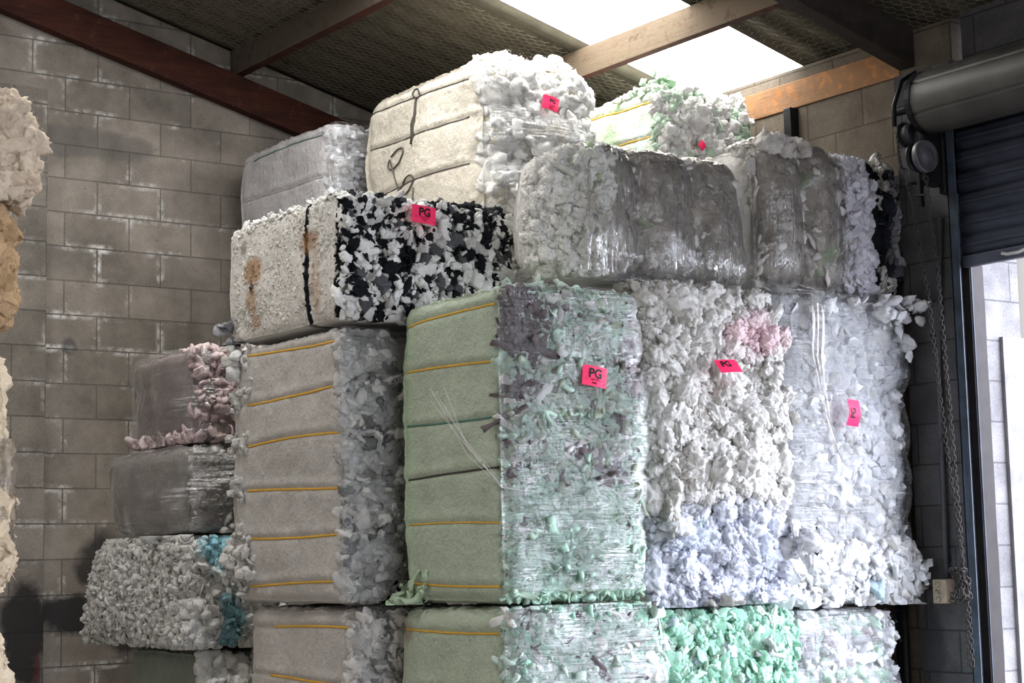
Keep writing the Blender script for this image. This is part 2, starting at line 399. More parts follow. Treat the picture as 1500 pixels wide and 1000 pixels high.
# -------------------------------------------------------------------- bales
class Bale:
    FACES = {'-x': (0, -1), '+x': (0, 1), '-y': (1, -1), '+y': (1, 1), '-z': (2, -1), '+z': (2, 1)}
    def __init__(s, box, label, seed, r=.06, rz=0.0, puff=.03, lump=.03, lobes=None, straps=(), warp=None,
                 group='stacked bales of textile fibre', fluff=.03, fs=1.0, lim=None):
        x0, x1, y0, y1, z0, z1 = box
        s.e = np.array([(x1 - x0) / 2, (y1 - y0) / 2, (z1 - z0) / 2]); s.seed = seed; s.r = r
        s.puff, s.lump, s.lobes, s.straps, s.warp = puff, lump, lobes, straps, warp
        s.fluff, s.fs = fluff, fs
        s.lim = lim or {}          # where the bale is pressed against its neighbours
        s.root = empty('fibre_bale', ((x0 + x1) / 2, (y0 + y1) / 2, z0), rz)
        tag(s.root, label, 'bale', group)
        s.rng = np.random.default_rng(seed)
        s.z0 = z0; s.h = z1 - z0
        s.cx, s.cy = (x0 + x1) / 2, (y0 + y1) / 2
    def surf(s, p, off=0.0, fine=True, rough_y=0.0):
        """box-surface points (centred in x,y; z from 0) -> bulging rounded surface point and normal"""
        e, r = s.e, s.r
        q = p.copy(); q[:, 2] -= e[2]
        c = np.clip(q, -(e - r), e - r); d = q - c
        L = np.linalg.norm(d, axis=1)[:, None]; n = d / np.maximum(L, 1e-9)
        u = q / e
        P = c + n * r
        a = 1 - np.clip(np.abs(u), 0, 1) ** 2.5
        inpl = np.where(np.abs(n) > .7, 1.0, a).prod(1)
        D = (s.puff * inpl + s.lump * fbm(q * 2.3 + s.seed * 7.7, 2)) * (1 - .85 * np.abs(n[:, 2]))
        zz = q[:, 2] + e[2]
        if s.lobes:
            ax, pitch, amp, ph = s.lobes
            t = (q[:, 0] + e[0] if ax == 0 else zz)
            wy = np.clip(-n[:, 1], 0, 1) + np.clip(n[:, 0], 0, 1)
            D = D + amp * wy * (np.abs(np.sin(PI * (t - ph) / pitch)) ** .6 - .6)
        if fine:
            wx = np.clip(-n[:, 0], 0, 1)
            for zs in s.straps:
                zl = s.strap_z(zs, q[:, 1])
                D = D + wx * (-.007 * np.exp(-((zz - zl) / .010) ** 2) + .004 * np.exp(-((zz - zl - .028) / .018) ** 2))
            D = D + wx * (.0035 * pn(q * np.array([40, 70, 26]) + s.seed) + .003 * billow(q * 38 + s.seed) + .006 * pn(q * 9 + s.seed))
            if s.fluff:
                k = s.fs; wq = q + .02 * np.c_[pn(q * 14 + 3), pn(q * 14 + 31), pn(q * 14 + 57)]
                bl = .55 * billow(wq * 11 / k + s.seed) + .35 * billow(wq * 24 / k + s.seed) + .2 * billow(wq * 55 / k) + .1 * billow(wq * 120 / k)
                wf = np.clip(-n[:, 1] * 1.3, 0, 1) + .7 * np.clip(n[:, 2], 0, 1) + .8 * np.clip(n[:, 0], 0, 1)
                D = D + s.fluff * wf * (bl - rough_y)
        P = P + n * (D[:, None] + off)
        P[:, 2] += e[2]
        if s.warp: P = s.warp(P, e)
        return P, n
    def press(s, V):
        o = (s.cx, s.cy, s.z0)
        for k, v in s.lim.items():
            ax = 'xyz'.index(k[0]); v = v - o[ax]
            V[:, ax] = np.maximum(V[:, ax], v) if k[1] == '0' else np.minimum(V[:, ax], v)
        return V
    def strap_z(s, zs, y):
        return zs + .012 * np.sin(y * 3 + s.seed + zs * 9)
    def facegrid(s, faces, res, shrink=None):
        V = []; F = []; off = 0; e = s.e
        for f in faces:
            ax, sg = s.FACES[f]; o = [k for k in range(3) if k != ax]
            rs = res if not isinstance(res, dict) else res.get(f, .06)
            nu = max(2, int(2 * e[o[0]] / rs)); nv = max(2, int(2 * e[o[1]] / rs))
            us = np.linspace(-1, 1, nu + 1); vs = np.linspace(-1, 1, nv + 1)
            if shrink and f in shrink:
                a, b, c, d = shrink[f]; us = np.linspace(a, b, nu + 1); vs = np.linspace(c, d, nv + 1)
            U, W = np.meshgrid(us, vs, indexing='ij')
            p = np.zeros((U.size, 3)); p[:, ax] = sg * e[ax]; p[:, o[0]] = U.ravel() * e[o[0]]; p[:, o[1]] = W.ravel() * e[o[1]]
            p[:, 2] += e[2]
            idx = np.arange(U.size).reshape(U.shape) + off
            q = np.stack([idx[:-1, :-1], idx[1:, :-1], idx[1:, 1:], idx[:-1, 1:]], -1).reshape(-1, 4)
            if (sg > 0) == (ax == 1): q = q[:, ::-1]
            V.append(p); F.append(q); off += U.size
        return np.concatenate(V), np.concatenate(F)
    def body(s, colf, mat=None, res=None, rough_y=.35):
        res = res or {'-x': .009, '-y': .0062, '+z': .012, '+x': .014, '+y': .08, '-z': .04}
        p, F = s.facegrid(list(s.FACES), res)
        V, n = s.surf(p, rough_y=rough_y)
        q = p.copy(); q[:, 2] -= s.e[2]
        col = colf(q / s.e, n, p)
        return mesh_np('pressed_body', s.press(V), F, mat or CUT, s.root, col)
    def shreds(s, face, n, size, kinds, colf, rng=None, u=(-1, 1), v=(-1, 1), layers=(0.0, .5), fibres=8, flat=.6, name='torn_shreds', dens=None, tilt=.45):
        """pieces over part of one face; u,v in -1..1 along the face's two axes"""
        s.soup = getattr(s, 'soup', [])
        rng = s.rng; ax, sg = s.FACES[face]; o = [k for k in range(3) if k != ax]; e = s.e
        U = rng.uniform(*u, n); W = rng.uniform(*v, n)
        # even out: stratify
        k = int(math.sqrt(n)) + 1
        g = np.arange(n); rng.shuffle(g)
        U = u[0] + (u[1] - u[0]) * ((g % k) + rng.uniform(0, 1, n)) / k
        W = v[0] + (v[1] - v[0]) * ((g // k) + rng.uniform(0, 1, n)) / (n / k + 1)
        if dens is not None:
            m = rng.uniform(size=n) < dens(U, W); U, W = U[m], W[m]; n = len(U)
        p = np.zeros((n, 3)); p[:, ax] = sg * e[ax]; p[:, o[0]] = U * e[o[0]]; p[:, o[1]] = W * e[o[1]]; p[:, 2] += e[2]
        sz = size * np.exp(np.clip(rng.normal(size=n), -1.8, 1.5) * .3)
        P, N = s.surf(p, fine=False)
        P = P + N * (rng.uniform(layers[0], layers[1], n) * size)[:, None]
        q = p.copy(); q[:, 2] -= e[2]
        col = colf(q / e, N, p) if callable(colf) else colf
        col = col * (1 + .05 * rng.normal(size=(n, 1)))
        s.soup.append(pile(P, N, sz, kinds, np.clip(col, 0, 1), rng, flat, fibres, tilt))
    def cluster(s, centre, spread, n, size, kinds, colr, drop=0.0, flat=.3):
        s.soup = getattr(s, 'soup', []); rng = s.rng
        P = np.array(centre) + rng.normal(size=(n, 3)) * np.array(spread)
        N = rng.normal(size=(n, 3)) + np.array([-.4, -1, 0]); N /= np.linalg.norm(N, axis=1)[:, None]
        s.soup.append(pile(P, N, size * np.exp(rng.normal(size=n) * .3), kinds, np.tile(colr, (n, 1)) * (1 + .05 * rng.normal(size=(n, 1))), rng, flat, 6))
    def emit(s, name='torn_shreds', label=None):
        if not getattr(s, 'soup', None): return
        V, F, C, off = [], [], [], 0
        for v, f, c in s.soup: V.append(v); F.append(f + off); C.append(c); off += len(v)
        o = mesh_np(name, s.press(np.concatenate(V)), np.concatenate(F), FIB, s.root, np.concatenate(C))
        o['kind'] = 'stuff'
        if label: o['label'] = label
        s.soup = []
        return o
    def film(s, faces, off, mat, res=.014, shrink=None, amp=.012, freq=(5, 5, 14), name='stretch_wrap'):
        p, F = s.facegrid(faces, res, shrink)
        V, n = s.surf(p, fine=False)
        d = off + amp * fbm(p * np.array(freq) + s.seed * 3.3, 3) + .25 * amp * pn(p * np.array(freq) * np.array([1, 1, 5] if freq[2] > freq[0] else [5, 5, 1]) + 9)
        V = V + n * d[:, None]
        return mesh_np(name, s.press(V), F, mat, s.root)
    def strap(s, zs, mat, u=(-.92, .92), r=.0048, name='strap', x_face='-x'):
        y = np.linspace(u[0], u[1], 36) * s.e[1]
        p = np.zeros((36, 3)); p[:, 0] = -s.e[0]; p[:, 1] = y; p[:, 2] = np.clip(s.strap_z(zs, y), .01, s.h - .01)
        P, n = s.surf(p, off=.002)
        return MB().tube([tuple(k) for k in P], r, 6).build(name, mat, s.root, True)
    def mark(s, x, z, w, h, yaw=0, tilt=0, roll=0, out=.05, bend=.006, text='PG', scribble=True, fs=.64, tx=.0, tz=.12, fold=None):
        """a pink card stuck on the front (-y) face, world x,z of its centre"""
        yl = -s.e[1] - out
        root = tag_card(w, h, bend, fold, s.seed)
        root.parent = s.root
        root.location = (x - s.cx, yl, z - s.z0)
        root.rotation_euler = Euler((rad(tilt), rad(roll), rad(yaw)), 'XYZ')
        if text:
            t = lettering(text, fs * h, bend, w, h, tx * w, tz * h, fold); t.parent = root
        if scribble:
            sc = scribbles(w, h, bend, s.seed, fold); sc.parent = root
        return root

def bend_y(V, w, h, bend, fold):
    V[:, 1] += -bend * np.cos(V[:, 0] / w * PI) + .25 * bend * np.sin(V[:, 2] / h * 4)
    if fold: V[:, 1] += fold * np.clip(np.abs(V[:, 0] / w) - .12, 0, 1) ** 1.2
    return V
def tag_card(w, h, bend, fold, seed):
    nx, nz = 16, 10
    X, Z = np.meshgrid(np.linspace(-w / 2, w / 2, nx + 1), np.linspace(-h / 2, h / 2, nz + 1), indexing='ij')
    a = bend_y(np.c_[X.ravel(), X.ravel() * 0, Z.ravel()], w, h, bend, fold)
    b = a + np.array([0, .0012, 0]); n = len(a)
    i = np.arange(n).reshape(nx + 1, nz + 1)
    q = np.stack([i[:-1, :-1], i[1:, :-1], i[1:, 1:], i[:-1, 1:]], -1).reshape(-1, 4)
    F = [q, q[:, ::-1] + n]
    for e in (i[0, :], i[-1, ::-1], i[::-1, 0], i[:, -1]):
        F.append(np.stack([e[:-1], e[1:], e[1:] + n, e[:-1] + n], 1))
    return mesh_np('tag', np.r_[a, b], np.concatenate(F), PINK, smooth=False)
def lettering(text, size, bend, w, h, tx, tz, fold):
    cu = bpy.data.curves.new('lettering', 'FONT'); cu.body = text; cu.size = size; cu.align_x = 'CENTER'; cu.align_y = 'CENTER'
    cu.offset = size * .035; cu.resolution_u = 6
    ob = bpy.data.objects.new('tmp', cu); COL.objects.link(ob)
    dg = bpy.context.evaluated_depsgraph_get()
    me = bpy.data.meshes.new_from_object(ob.evaluated_get(dg)); bpy.data.objects.remove(ob)
    bm = bmesh.new(); bm.from_mesh(me)
    bmesh.ops.triangulate(bm, faces=bm.faces); bmesh.ops.subdivide_edges(bm, edges=[e for e in bm.edges if e.calc_length() > size * .15], cuts=2)
    bm.to_mesh(me); bm.free()
    V = np.array([v.co[:] for v in me.vertices]); W = np.c_[V[:, 0] + tx, V[:, 0] * 0 - .0012, V[:, 1] + tz]
    W = bend_y(W, w, h, bend, fold)
    me.vertices.foreach_set('co', W.astype(np.float32).ravel()); me.update(); me.name = 'lettering'
    me.materials.clear(); me.materials.append(INK)
    o = bpy.data.objects.new('lettering', me); COL.objects.link(o); return o
def scribbles(w, h, bend, seed, fold):
    rng = np.random.default_rng(seed); m = MB()
    for row, (x0, x1, z, r) in enumerate(((-.18, .22, -.17, .0007), (-.12, .08, -.33, .0006), (-.4, -.32, -.12, .0004), (-.4, -.3, -.22, .0004))):
        k = 26 if row < 2 else 4
        x = np.linspace(x0, x1, k) * w; zz = z * h + (rng.uniform(-1, 1, k) * .07 * h if row < 2 else 0) - (x * .06)
        V = bend_y(np.c_[x + rng.normal(size=k) * .01 * w, x * 0 - .0012, zz + x * 0], w, h, bend, fold)
        m.tube([tuple(v) for v in V], r, 4)
    V = bend_y(np.array([[.4 * w, -.0013, -.33 * h], [.42 * w, -.0013, -.33 * h]]), w, h, bend, fold)
    m.tube([tuple(v) for v in V], .0018, 6)
    return m.build('handwriting', INK)

def film_sheet(b, pts, widths, folds=9, n=40, m=28, name='loose_film_tail', depth=.018):
    """a gathered hanging strip of film following world points"""
    t = np.linspace(0, 1, n); k = np.linspace(0, 1, len(pts)); P = np.array(pts) - np.array([b.cx, b.cy, b.z0])
    C = np.stack([np.interp(t, k, P[:, i]) for i in range(3)], 1); W = np.interp(t, k, widths)
    u = np.linspace(-1, 1, m); U, T = np.meshgrid(u, np.arange(n), indexing='ij')
    tt = t[T]; X = C[T][..., 0] + U * W[T] / 2; Z = C[T][..., 2]
    q = np.c_[U.ravel() * folds * .5, tt.ravel() * 2.5, U.ravel() * 0 + b.seed]
    Y = C[T][..., 1] + (depth * pn(q)).reshape(U.shape) + (.5 * depth * pn(q * np.array([2.3, 1.4, 1]) + 9)).reshape(U.shape)
    i = np.arange(U.size).reshape(U.shape); F = np.stack([i[:-1, :-1], i[1:, :-1], i[1:, 1:], i[:-1, 1:]], -1).reshape(-1, 4)
    return mesh_np(name, np.c_[X.ravel(), Y.ravel(), Z.ravel()], F, FILM_TAIL, b.root)

def pal(base, alts=(), patches=(), faces=None):
    """colour function: base colour, (colour, share) alternatives and (axis pair, centre, radius, colour, strength) patches"""
    base = np.array(base)
    def f(u, n, p):
        N = len(u); c = np.tile(base, (N, 1))
        rr = np.random.default_rng(N + int(1e4 * abs(p[0, 2] + p[-1, 0])))
        x = rr.uniform(size=N); acc = 0
        for colr, sh in alts:
            m = (x >= acc) & (x < acc + sh); c[m] = colr; acc += sh
        for (i, j), (cu, cv), (ru, rv), colr, st in patches:
            d = ((u[:, i] - cu) / ru) ** 2 + ((u[:, j] - cv) / rv) ** 2 + .8 * pn(u * 3.1 + cu * 5)
            m = np.clip(1.4 - d, 0, 1) * st
            if st > .9: m = (m > .45).astype(float)
            c = c * (1 - m[:, None]) + np.array(colr) * m[:, None]
        return c
    return f

# ------------------------------------------------------------------ camera
H = 1.6; FPX = 2600.0; PITCH = rad(6.9); ROLL = rad(1.3); YAW = rad(36.0)
fw = Vector((math.sin(YAW) * math.cos(PITCH), math.cos(YAW) * math.cos(PITCH), math.sin(PITCH)))
rt = Vector((math.cos(YAW), -math.sin(YAW), 0)); up = rt.cross(fw)
r2 = rt * math.cos(ROLL) - up * math.sin(ROLL); u2 = rt * math.sin(ROLL) + up * math.cos(ROLL)
cam = bpy.data.cameras.new('camera'); camo = bpy.data.objects.new('camera', cam); COL.objects.link(camo)
camo.matrix_world = Matrix(((r2.x, u2.x, -fw.x, 0), (r2.y, u2.y, -fw.y, 0), (r2.z, u2.z, -fw.z, H), (0, 0, 0, 1)))
cam.sensor_width = 36; cam.lens = 36 * FPX / 1500; cam.clip_end = 200
scene.camera = camo

# ------------------------------------------------------------------ setting
X0, Y0 = 6.864, 9.707          # inner faces of the eave wall and of the gable wall
ZR, SL = 4.27, .254            # roof underside at X0 and its fall
def roof_z(x): return ZR - SL * (x - X0)

def struct(o, label=None):
    o['kind'] = 'structure'
    if label: o['label'] = label
    return o

CONC = mat_plain('concrete_floor', tuple(lin((146, 142, 136))), .9, 0, 3, .2)
B_LEFT = mat_block('grey_block_gable', 0, 3.666, 2.64, (.24, .212, .18), .16, white=1.0, mortar=(.155, .14, .122),
                   dirt=[(4.12, 1.62, .2, .18, (.03, .03, .03), .85), (4.0, 1.33, .35, .13, (.025, .025, .027), .92), (4.35, 1.25, .3, .2, (.02, .02, .02), .85),
                         (3.62, 1.2, .13, .34, (.02, .018, .018), .95), (3.66, 1.02, .03, .14, (.07, .014, .016), .6), (3.62, 1.68, .12, .12, (.1, .03, .03), .5),
                         (3.95, 4.06, .5, .10, (.09, .085, .08), .5), (3.9, 2.86, .05, .06, (.06, .06, .06), .7)])
B_PIL = mat_block('grey_block_pilaster', 0, 3.326, 2.64, (.19, .168, .142), .18, white=.5, mortar=(.11, .1, .09),
                  dirt=[(3.62, 1.2, .16, .36, (.02, .018, .018), .95), (3.69, 1.02, .025, .16, (.07, .014, .016), .6)])
B_RIGHT = mat_block('brown_grey_block_eave', 1, 6.27, 0.0, (.15, .125, .098), .12, mortar=(.085, .072, .06))
B_PIER = mat_block('dark_grey_block_pier', 1, 5.72, 0.0, (.10, .098, .104), .12, mortar=(.05, .048, .05),
                   dirt=[(5.9, 1.1, .1, .25, (.03, .03, .035), .6)])
B_OUT = mat_block('white_painted_block', 0, 6.96, .0, (.29, .28, .29), .06, mortar=(.18, .175, .185))
DUST = tuple(lin((116, 103, 87)))
W_RED = mat_wood('red_stained_timber', tuple(lin((44, 25, 21))), tuple(lin((78, 42, 31))), tuple(lin((120, 100, 85))), .12, (3, 30, 40))
W_DUST = mat_wood('dusty_timber', tuple(lin((84, 70, 58))), tuple(lin((112, 84, 64))), DUST, .68, (30, 3, 30))
W_DIM = mat_wood('shaded_dusty_timber', tuple(lin((66, 57, 49))), tuple(lin((84, 70, 60))), tuple(lin((92, 84, 74))), .6, (30, 3, 30))  # darker copy of dusty timber; shade at that purlin put into the colour
W_DARK = mat_wood('dark_timber', tuple(lin((40, 36, 34))), tuple(lin((52, 44, 40))), tuple(lin((60, 54, 50))), .25, (3, 30, 40))
W_RAW = mat_wood('orange_timber', tuple(lin((176, 112, 60))), tuple(lin((205, 140, 80))), tuple(lin((118, 98, 78))), .58, (30, 3, 30))
ROOFM = mat_plain('dusty_roof_sheet', tuple(lin((84, 79, 68))), .8, 0, 9, .25, .3)
SKYM = mat_skylight()
NETM = mat_plain('dusty_wire', tuple(lin((112, 103, 90))), .8, 0, 60, .3)

struct(MB().box(-30, 40, -30, 40, -.2, 0).build('floor', CONC))

# gable wall: block courses up to the roof line
bm = MB()
v = [bm.bm.verts.new(p) for p in ((1.0, Y0, 0), (X0 + .2, Y0, 0), (X0 + .2, Y0, roof_z(X0 + .2) + .0), (1.0, Y0, roof_z(1.0)),
                                  (1.0, Y0 + .2, 0), (X0 + .2, Y0 + .2, 0), (X0 + .2, Y0 + .2, roof_z(X0 + .2)), (1.0, Y0 + .2, roof_z(1.0)))]
for f in ((0, 1, 2, 3), (5, 4, 7, 6), (0, 4, 5, 1), (3, 2, 6, 7), (0, 3, 7, 4), (1, 5, 6, 2)): bm.bm.faces.new([v[i] for i in f])
struct(bm.build('wall_left', B_LEFT), 'grey concrete block gable wall with pale salt rings and black stains')
struct(MB().box(3.3, 3.726, Y0 - .09, Y0, 0, 4.33).build('wall_left_pilaster', B_PIL), 'block pilaster on the gable wall behind the beige bales')
# eave wall with the doorway
struct(MB().box(X0, X0 + .2, 5.66, Y0, 0, 4.22).build('wall_right', B_RIGHT), 'brown dusty block wall under the eave timber')
struct(MB().box(X0, X0 + .2, 1.2, 5.60, 3.70, 4.23).build('trim_1', B_PIER), 'lintel above the roller door')
struct(MB().box(X0, X0 + .2, -6, 1.2, 0, 4.23).build('wall_right_front', B_PIER))
struct(MB().box(X0 - .1, X0, 5.60, 5.96, 0, 3.97).build('wall_right_pier', B_PIER), 'dark grey block pier beside the roller door')
# white pier outside the doorway
struct(MB().box(6.868, 7.225, 5.625, 6.2, 0, 3.6).build('wall_outside', B_OUT), 'white painted block pier outside the doorway')
pl = struct(MB().box(7.06, 7.5, 5.605, 6.1, 0, 2.62).build('wall_outside_render', mat_plain('white_render', (.30, .29, .30), .85, 0, 8, .25, .5)), 'white rendered pier against the block pier')

# roof sheets, corrugated along the fall
def sheet(name, y0, y1, x0, x1, mat, dz=0.0):
    per, amp = .19, .019
    ys = np.arange(y0, y1 + 1e-6, per / 14); xs = np.linspace(x0, x1, 24)
    X, Y = np.meshgrid(xs, ys, indexing='ij')
    Z = roof_z(X) + dz + amp + amp * np.tanh(2.2 * np.sin(2 * PI * Y / per)) / np.tanh(2.2)
    i = np.arange(X.size).reshape(X.shape); n = X.size
    q = np.stack([i[:-1, :-1], i[1:, :-1], i[1:, 1:], i[:-1, 1:]], -1).reshape(-1, 4)
    P = np.c_[X.ravel(), Y.ravel(), Z.ravel()]
    top = P + np.array([0, 0, .004])
    return mesh_np(name, np.r_[P, top], np.r_[q[:, ::-1], q + n], mat)
SKY_Y = (6.75, 7.72)
struct(sheet('ceiling', 7.68, 9.95, 1.0, 7.1, ROOFM), 'dusty corrugated roof sheeting under wire netting')
struct(sheet('ceiling_over_door', -6, 6.78, 1.0, 7.1, ROOFM, .002), 'dark corrugated roof sheeting above the roller door')
struct(sheet('window_1', 6.74, 7.72, 1.0, 7.1, SKYM, .02), 'bright translucent skylight sheet in the roof')

def hexnet(x0, x1, y0, y1, s=.030, r=.0021):
    A, B = [], []
    dx, dy = 1.5 * s, math.sqrt(3) * s
    nx, ny = int((x1 - x0) / dx), int((y1 - y0) / dy)
    I, J = np.meshgrid(np.arange(nx), np.arange(ny), indexing='ij'); I = I.ravel(); J = J.ravel()
    cx = x0 + I * dx; cy = y0 + J * dy + (I % 2) * dy / 2
    cor = [np.c_[cx + s * math.cos(k * PI / 3), cy + s * math.sin(k * PI / 3)] for k in range(6)]
    for k in (0, 1, 2): A.append(cor[k]); B.append(cor[k + 1])
    A = np.concatenate(A); B = np.concatenate(B)
    def z3(p):
        q = np.c_[p, np.zeros(len(p))]
        jig = np.c_[pn(q * 9), pn(q * 9 + 5)] * .006
        return np.c_[p + jig, roof_z(p[:, 0]) - .012 - .012 * (1 + pn(q * 2.2))]
    A, B = z3(A), z3(B); d = B - A; d /= np.linalg.norm(d, axis=1)[:, None]
    u = np.cross(d, [0, 0, 1.0]); u /= np.linalg.norm(u, axis=1)[:, None]; w = np.cross(d, u)
    V = []
    for P in (A, B):
        for k in range(3): V.append(P + r * (u * math.cos(k * 2 * PI / 3) + w * math.sin(k * 2 * PI / 3)))
    V = np.stack(V, 1).reshape(-1, 3); n = len(A)
    F = np.array([[0, 1, 4, 3], [1, 2, 5, 4], [2, 0, 3, 5]])
    return V, (F[None] + (np.arange(n) * 6)[:, None, None]).reshape(-1, 4)
for (y0, y1, nm, lb) in ((7.76, 9.6, 'wire_netting', 'wire netting sagging under the roof sheets by the gable wall'), (4.2, 6.7, 'wire_netting', 'wire netting under the dark roof sheets above the roller door')):
    V, F = hexnet(3.4, 7.0, y0, y1)
    o = mesh_np(nm, V, F, NETM); o['kind'] = 'stuff'; o['label'] = lb; o['category'] = 'netting'

# timbers
def rafter(y0, y1, x0, x1, top, depth, mat, label):
    bm = MB(); f = lambda x: roof_z(x) - top
    P = [(x, y, f(x) - d) for x in (x0, x1) for y in (y0, y1) for d in (depth, 0)]
    v = [bm.bm.verts.new(p) for p in P]
    for q in ((0, 1, 3, 2), (4, 6, 7, 5), (0, 4, 5, 1), (2, 3, 7, 6), (0, 2, 6, 4), (1, 5, 7, 3)): bm.bm.faces.new([v[i] for i in q])
    return tag(struct(bm.build('rafter', mat, bevel=.004)), label)
rafter(9.62, 9.70, 1.0, 6.86, .165, .21, W_RED, 'red-brown sloping rafter against the grey block gable wall')
rafter(5.9, 6.0, 1.0, 6.86, .04, .205, W_DARK, 'dark rafter sloping down to the roller door shaft')
def purlin(x, y0, y1, depth, th, mat, label, ztop=None):
    zt = roof_z(x) - .002 if ztop is None else ztop
    o = MB().box(x, x + th, y0, y1, zt - depth, zt).build('purlin', mat, bevel=.004)
    o.data.materials.append(W_RED)                      # clean red underside, dust only on the sides
    for p in o.data.polygons: p.material_index = 1 if p.normal.z < -.6 else 0
    return tag(struct(o), label)
purlin(3.60, 6.0, 9.70, .165, .05, W_DARK, 'dark purlin end above the red-brown rafter in the corner of the roof')
purlin(4.93, 6.0, 9.70, .165, .07, W_DIM, 'dusty roof purlin over the grey bale by the gable wall')
purlin(6.12, 6.0, 9.70, .165, .06, W_DUST, 'dusty roof purlin crossing the bright skylight')
tag(struct(MB().box(X0 - .01, X0 + .1, 6.0, 9.70, 4.0, 4.15).build('wall_plate', W_RAW, bevel=.004)), 'orange timber plate along the top of the brown block wall')

# nails left in the red rafter
for i, x in enumerate((4.0, 4.28, 4.62, 4.9)):
    m = MB().tube([(x, 9.615, roof_z(x) - .37), (x + .004, 9.60, roof_z(x) - .39)], .004, 6)
    m.build('wire_staple', STEEL).parent = bpy.data.objects['rafter']

# roller door ----------------------------------------------------------------
SHUT = mat_plain('blue_grey_shutter', tuple(lin((80, 84, 98))), .45, .3, 6, .25, .1)
DRUM = mat_plain('grey_shutter_roll', tuple(lin((70, 67, 64))), .5, .2, 6, .25, .1)
door = empty('door_1', (6.80, 5.6, 0)); door['kind'] = 'structure'; door['label'] = 'half-raised dark roller door rolled on its shaft'
def profile_strip(zs, xs, y0, y1, name, mat):
    n = len(zs); P = np.r_[np.c_[xs, np.full(n, y0), zs], np.c_[xs, np.full(n, y1), zs]]
    P -= np.array([6.80, 5.6, 0]); i = np.arange(n - 1)
    F = np.stack([i, i + 1, i + 1 + n, i + n], 1)
    o = mesh_np(name, P, F, mat, door); md = o.modifiers.new('thickness', 'SOLIDIFY'); md.thickness = .003
    return o
z = np.linspace(2.99, 3.83, 340)
ph = ((z - 2.99) / .105) % 1
x = 6.775 - .022 * np.clip(np.minimum(ph, 1 - ph) * 5, 0, 1) - .008 * (np.abs(ph - .5) < .06)
profile_strip(z, x, 5.575, 1.2, 'curtain', SHUT)
MB().box(-.055, -.015, -4.4, -.03, 2.935, 2.99).build('bottom_rail', SHUT, door, bevel=.004)
# roll of curtain on the shaft
a = np.linspace(0, 2 * PI, 241); rr = .148 + .006 * np.clip(np.abs(((a * 6 / (2 * PI)) % 1) - .5) * 16, 0, 1)
P0 = np.c_[6.60 + rr * np.cos(a), a * 0 + 5.60, 3.735 + rr * np.sin(a)] - np.array([6.80, 5.6, 0])
profile_strip(P0[:, 2], P0[:, 0] + 6.80, 5.60, 1.2, 'curtain_roll', DRUM)
My = lambda x, y, z: Matrix.Translation((x - 6.80, y - 5.6, z))
MB().lathe([(.03, -.02), (.158, -.02), (.158, .012), (.03, .012)], 40, My(6.60, 5.61, 3.735)).build('end_plate', BLACKSTEEL, door)
MB().lathe([(.022, -.1), (.022, .12)], 16, My(6.60, 5.70, 3.735)).build('shaft', BLACKSTEEL, door)
# guide channel and hood bracket
m = MB(); m.box(-.10, -.04, -.006, .0, 0, 3.72); m.box(-.10, -.094, -.05, 0, 0, 3.72); m.box(-.018, -.012, -.05, 0, 0, 3.72)
m.build('guide_channel', BLUESTEEL, door)
MB().box(-.12, .06, .0, .035, 3.3, 3.9).build('mounting_bracket', BLACKSTEEL, door, bevel=.006)
m = MB(); m.box(-.025, .075, -.045, -.002, 0, 2.95); m.build('jamb_post', mat_plain('shaded_brown_black_steel', tuple(lin((44, 38, 38))), .6, .2, 12, .3), door)  # dark strip over the pier end; the guide's shade is put into its colour
MB().tube([(-.12, -.32, 2.955), (-.13, -.36, 2.945), (-.13, -.42, 2.945), (-.12, -.45, 2.955)], .008, 6).build('handle', mat_plain('pale_metal', (.5, .5, .5), .4, .5), door)

# hand chain drive
dr = empty('chain_drive', (6.58, 5.66, 3.45))
tag(dr, 'dark round chain wheel gear mounted at the end of the roller door shaft', 'gear')
L = lambda x, y, z: Matrix.Translation((x - 6.58, y - 5.66, z - 3.45))
WHEEL = mat_plain('worn_grey_wheel', tuple(lin((92, 92, 98))), .5, .4, 18, .35)
MB().lathe([(.012, -.028), (.02, -.03), (.03, -.02), (.066, -.012), (.074, -.02), (.078, -.012), (.078, .012), (.02, .014)], 44, L(6.53, 5.585, 3.46)).build('chain_wheel', WHEEL, dr, True)
MB().lathe([(.02, -.012), (.068, -.012), (.074, 0), (.068, .012), (.02, .012)], 36, L(6.53, 5.635, 3.465)).build('pocket_wheel', BLACKSTEEL, dr)
MB().lathe([(.02, -.01), (.056, -.01), (.062, 0), (.056, .01), (.02, .01)], 32, L(6.58, 5.74, 3.60)).build('shaft_sprocket', BLACKSTEEL, dr)
MB().lathe([(.02, -.02), (.05, -.02), (.056, .0), (.05, .04), (.02, .04)], 32, L(6.58, 5.70, 3.60)).build('sprocket_hub', STEEL, dr)
MB().box(-.02, .17, -.04, .06, -.1, .16).build('gear_bracket', BLACKSTEEL, dr, bevel=.01)
MB().box(-.03, .0, -.02, .0, -.22, -.05).build('chain_guide', BLACKSTEEL, dr, bevel=.003)
MB().tube([(-.05, -.07, -.175), (-.04, .02, -.165)], .005, 6).build('guide_rod', BLACKSTEEL, dr)
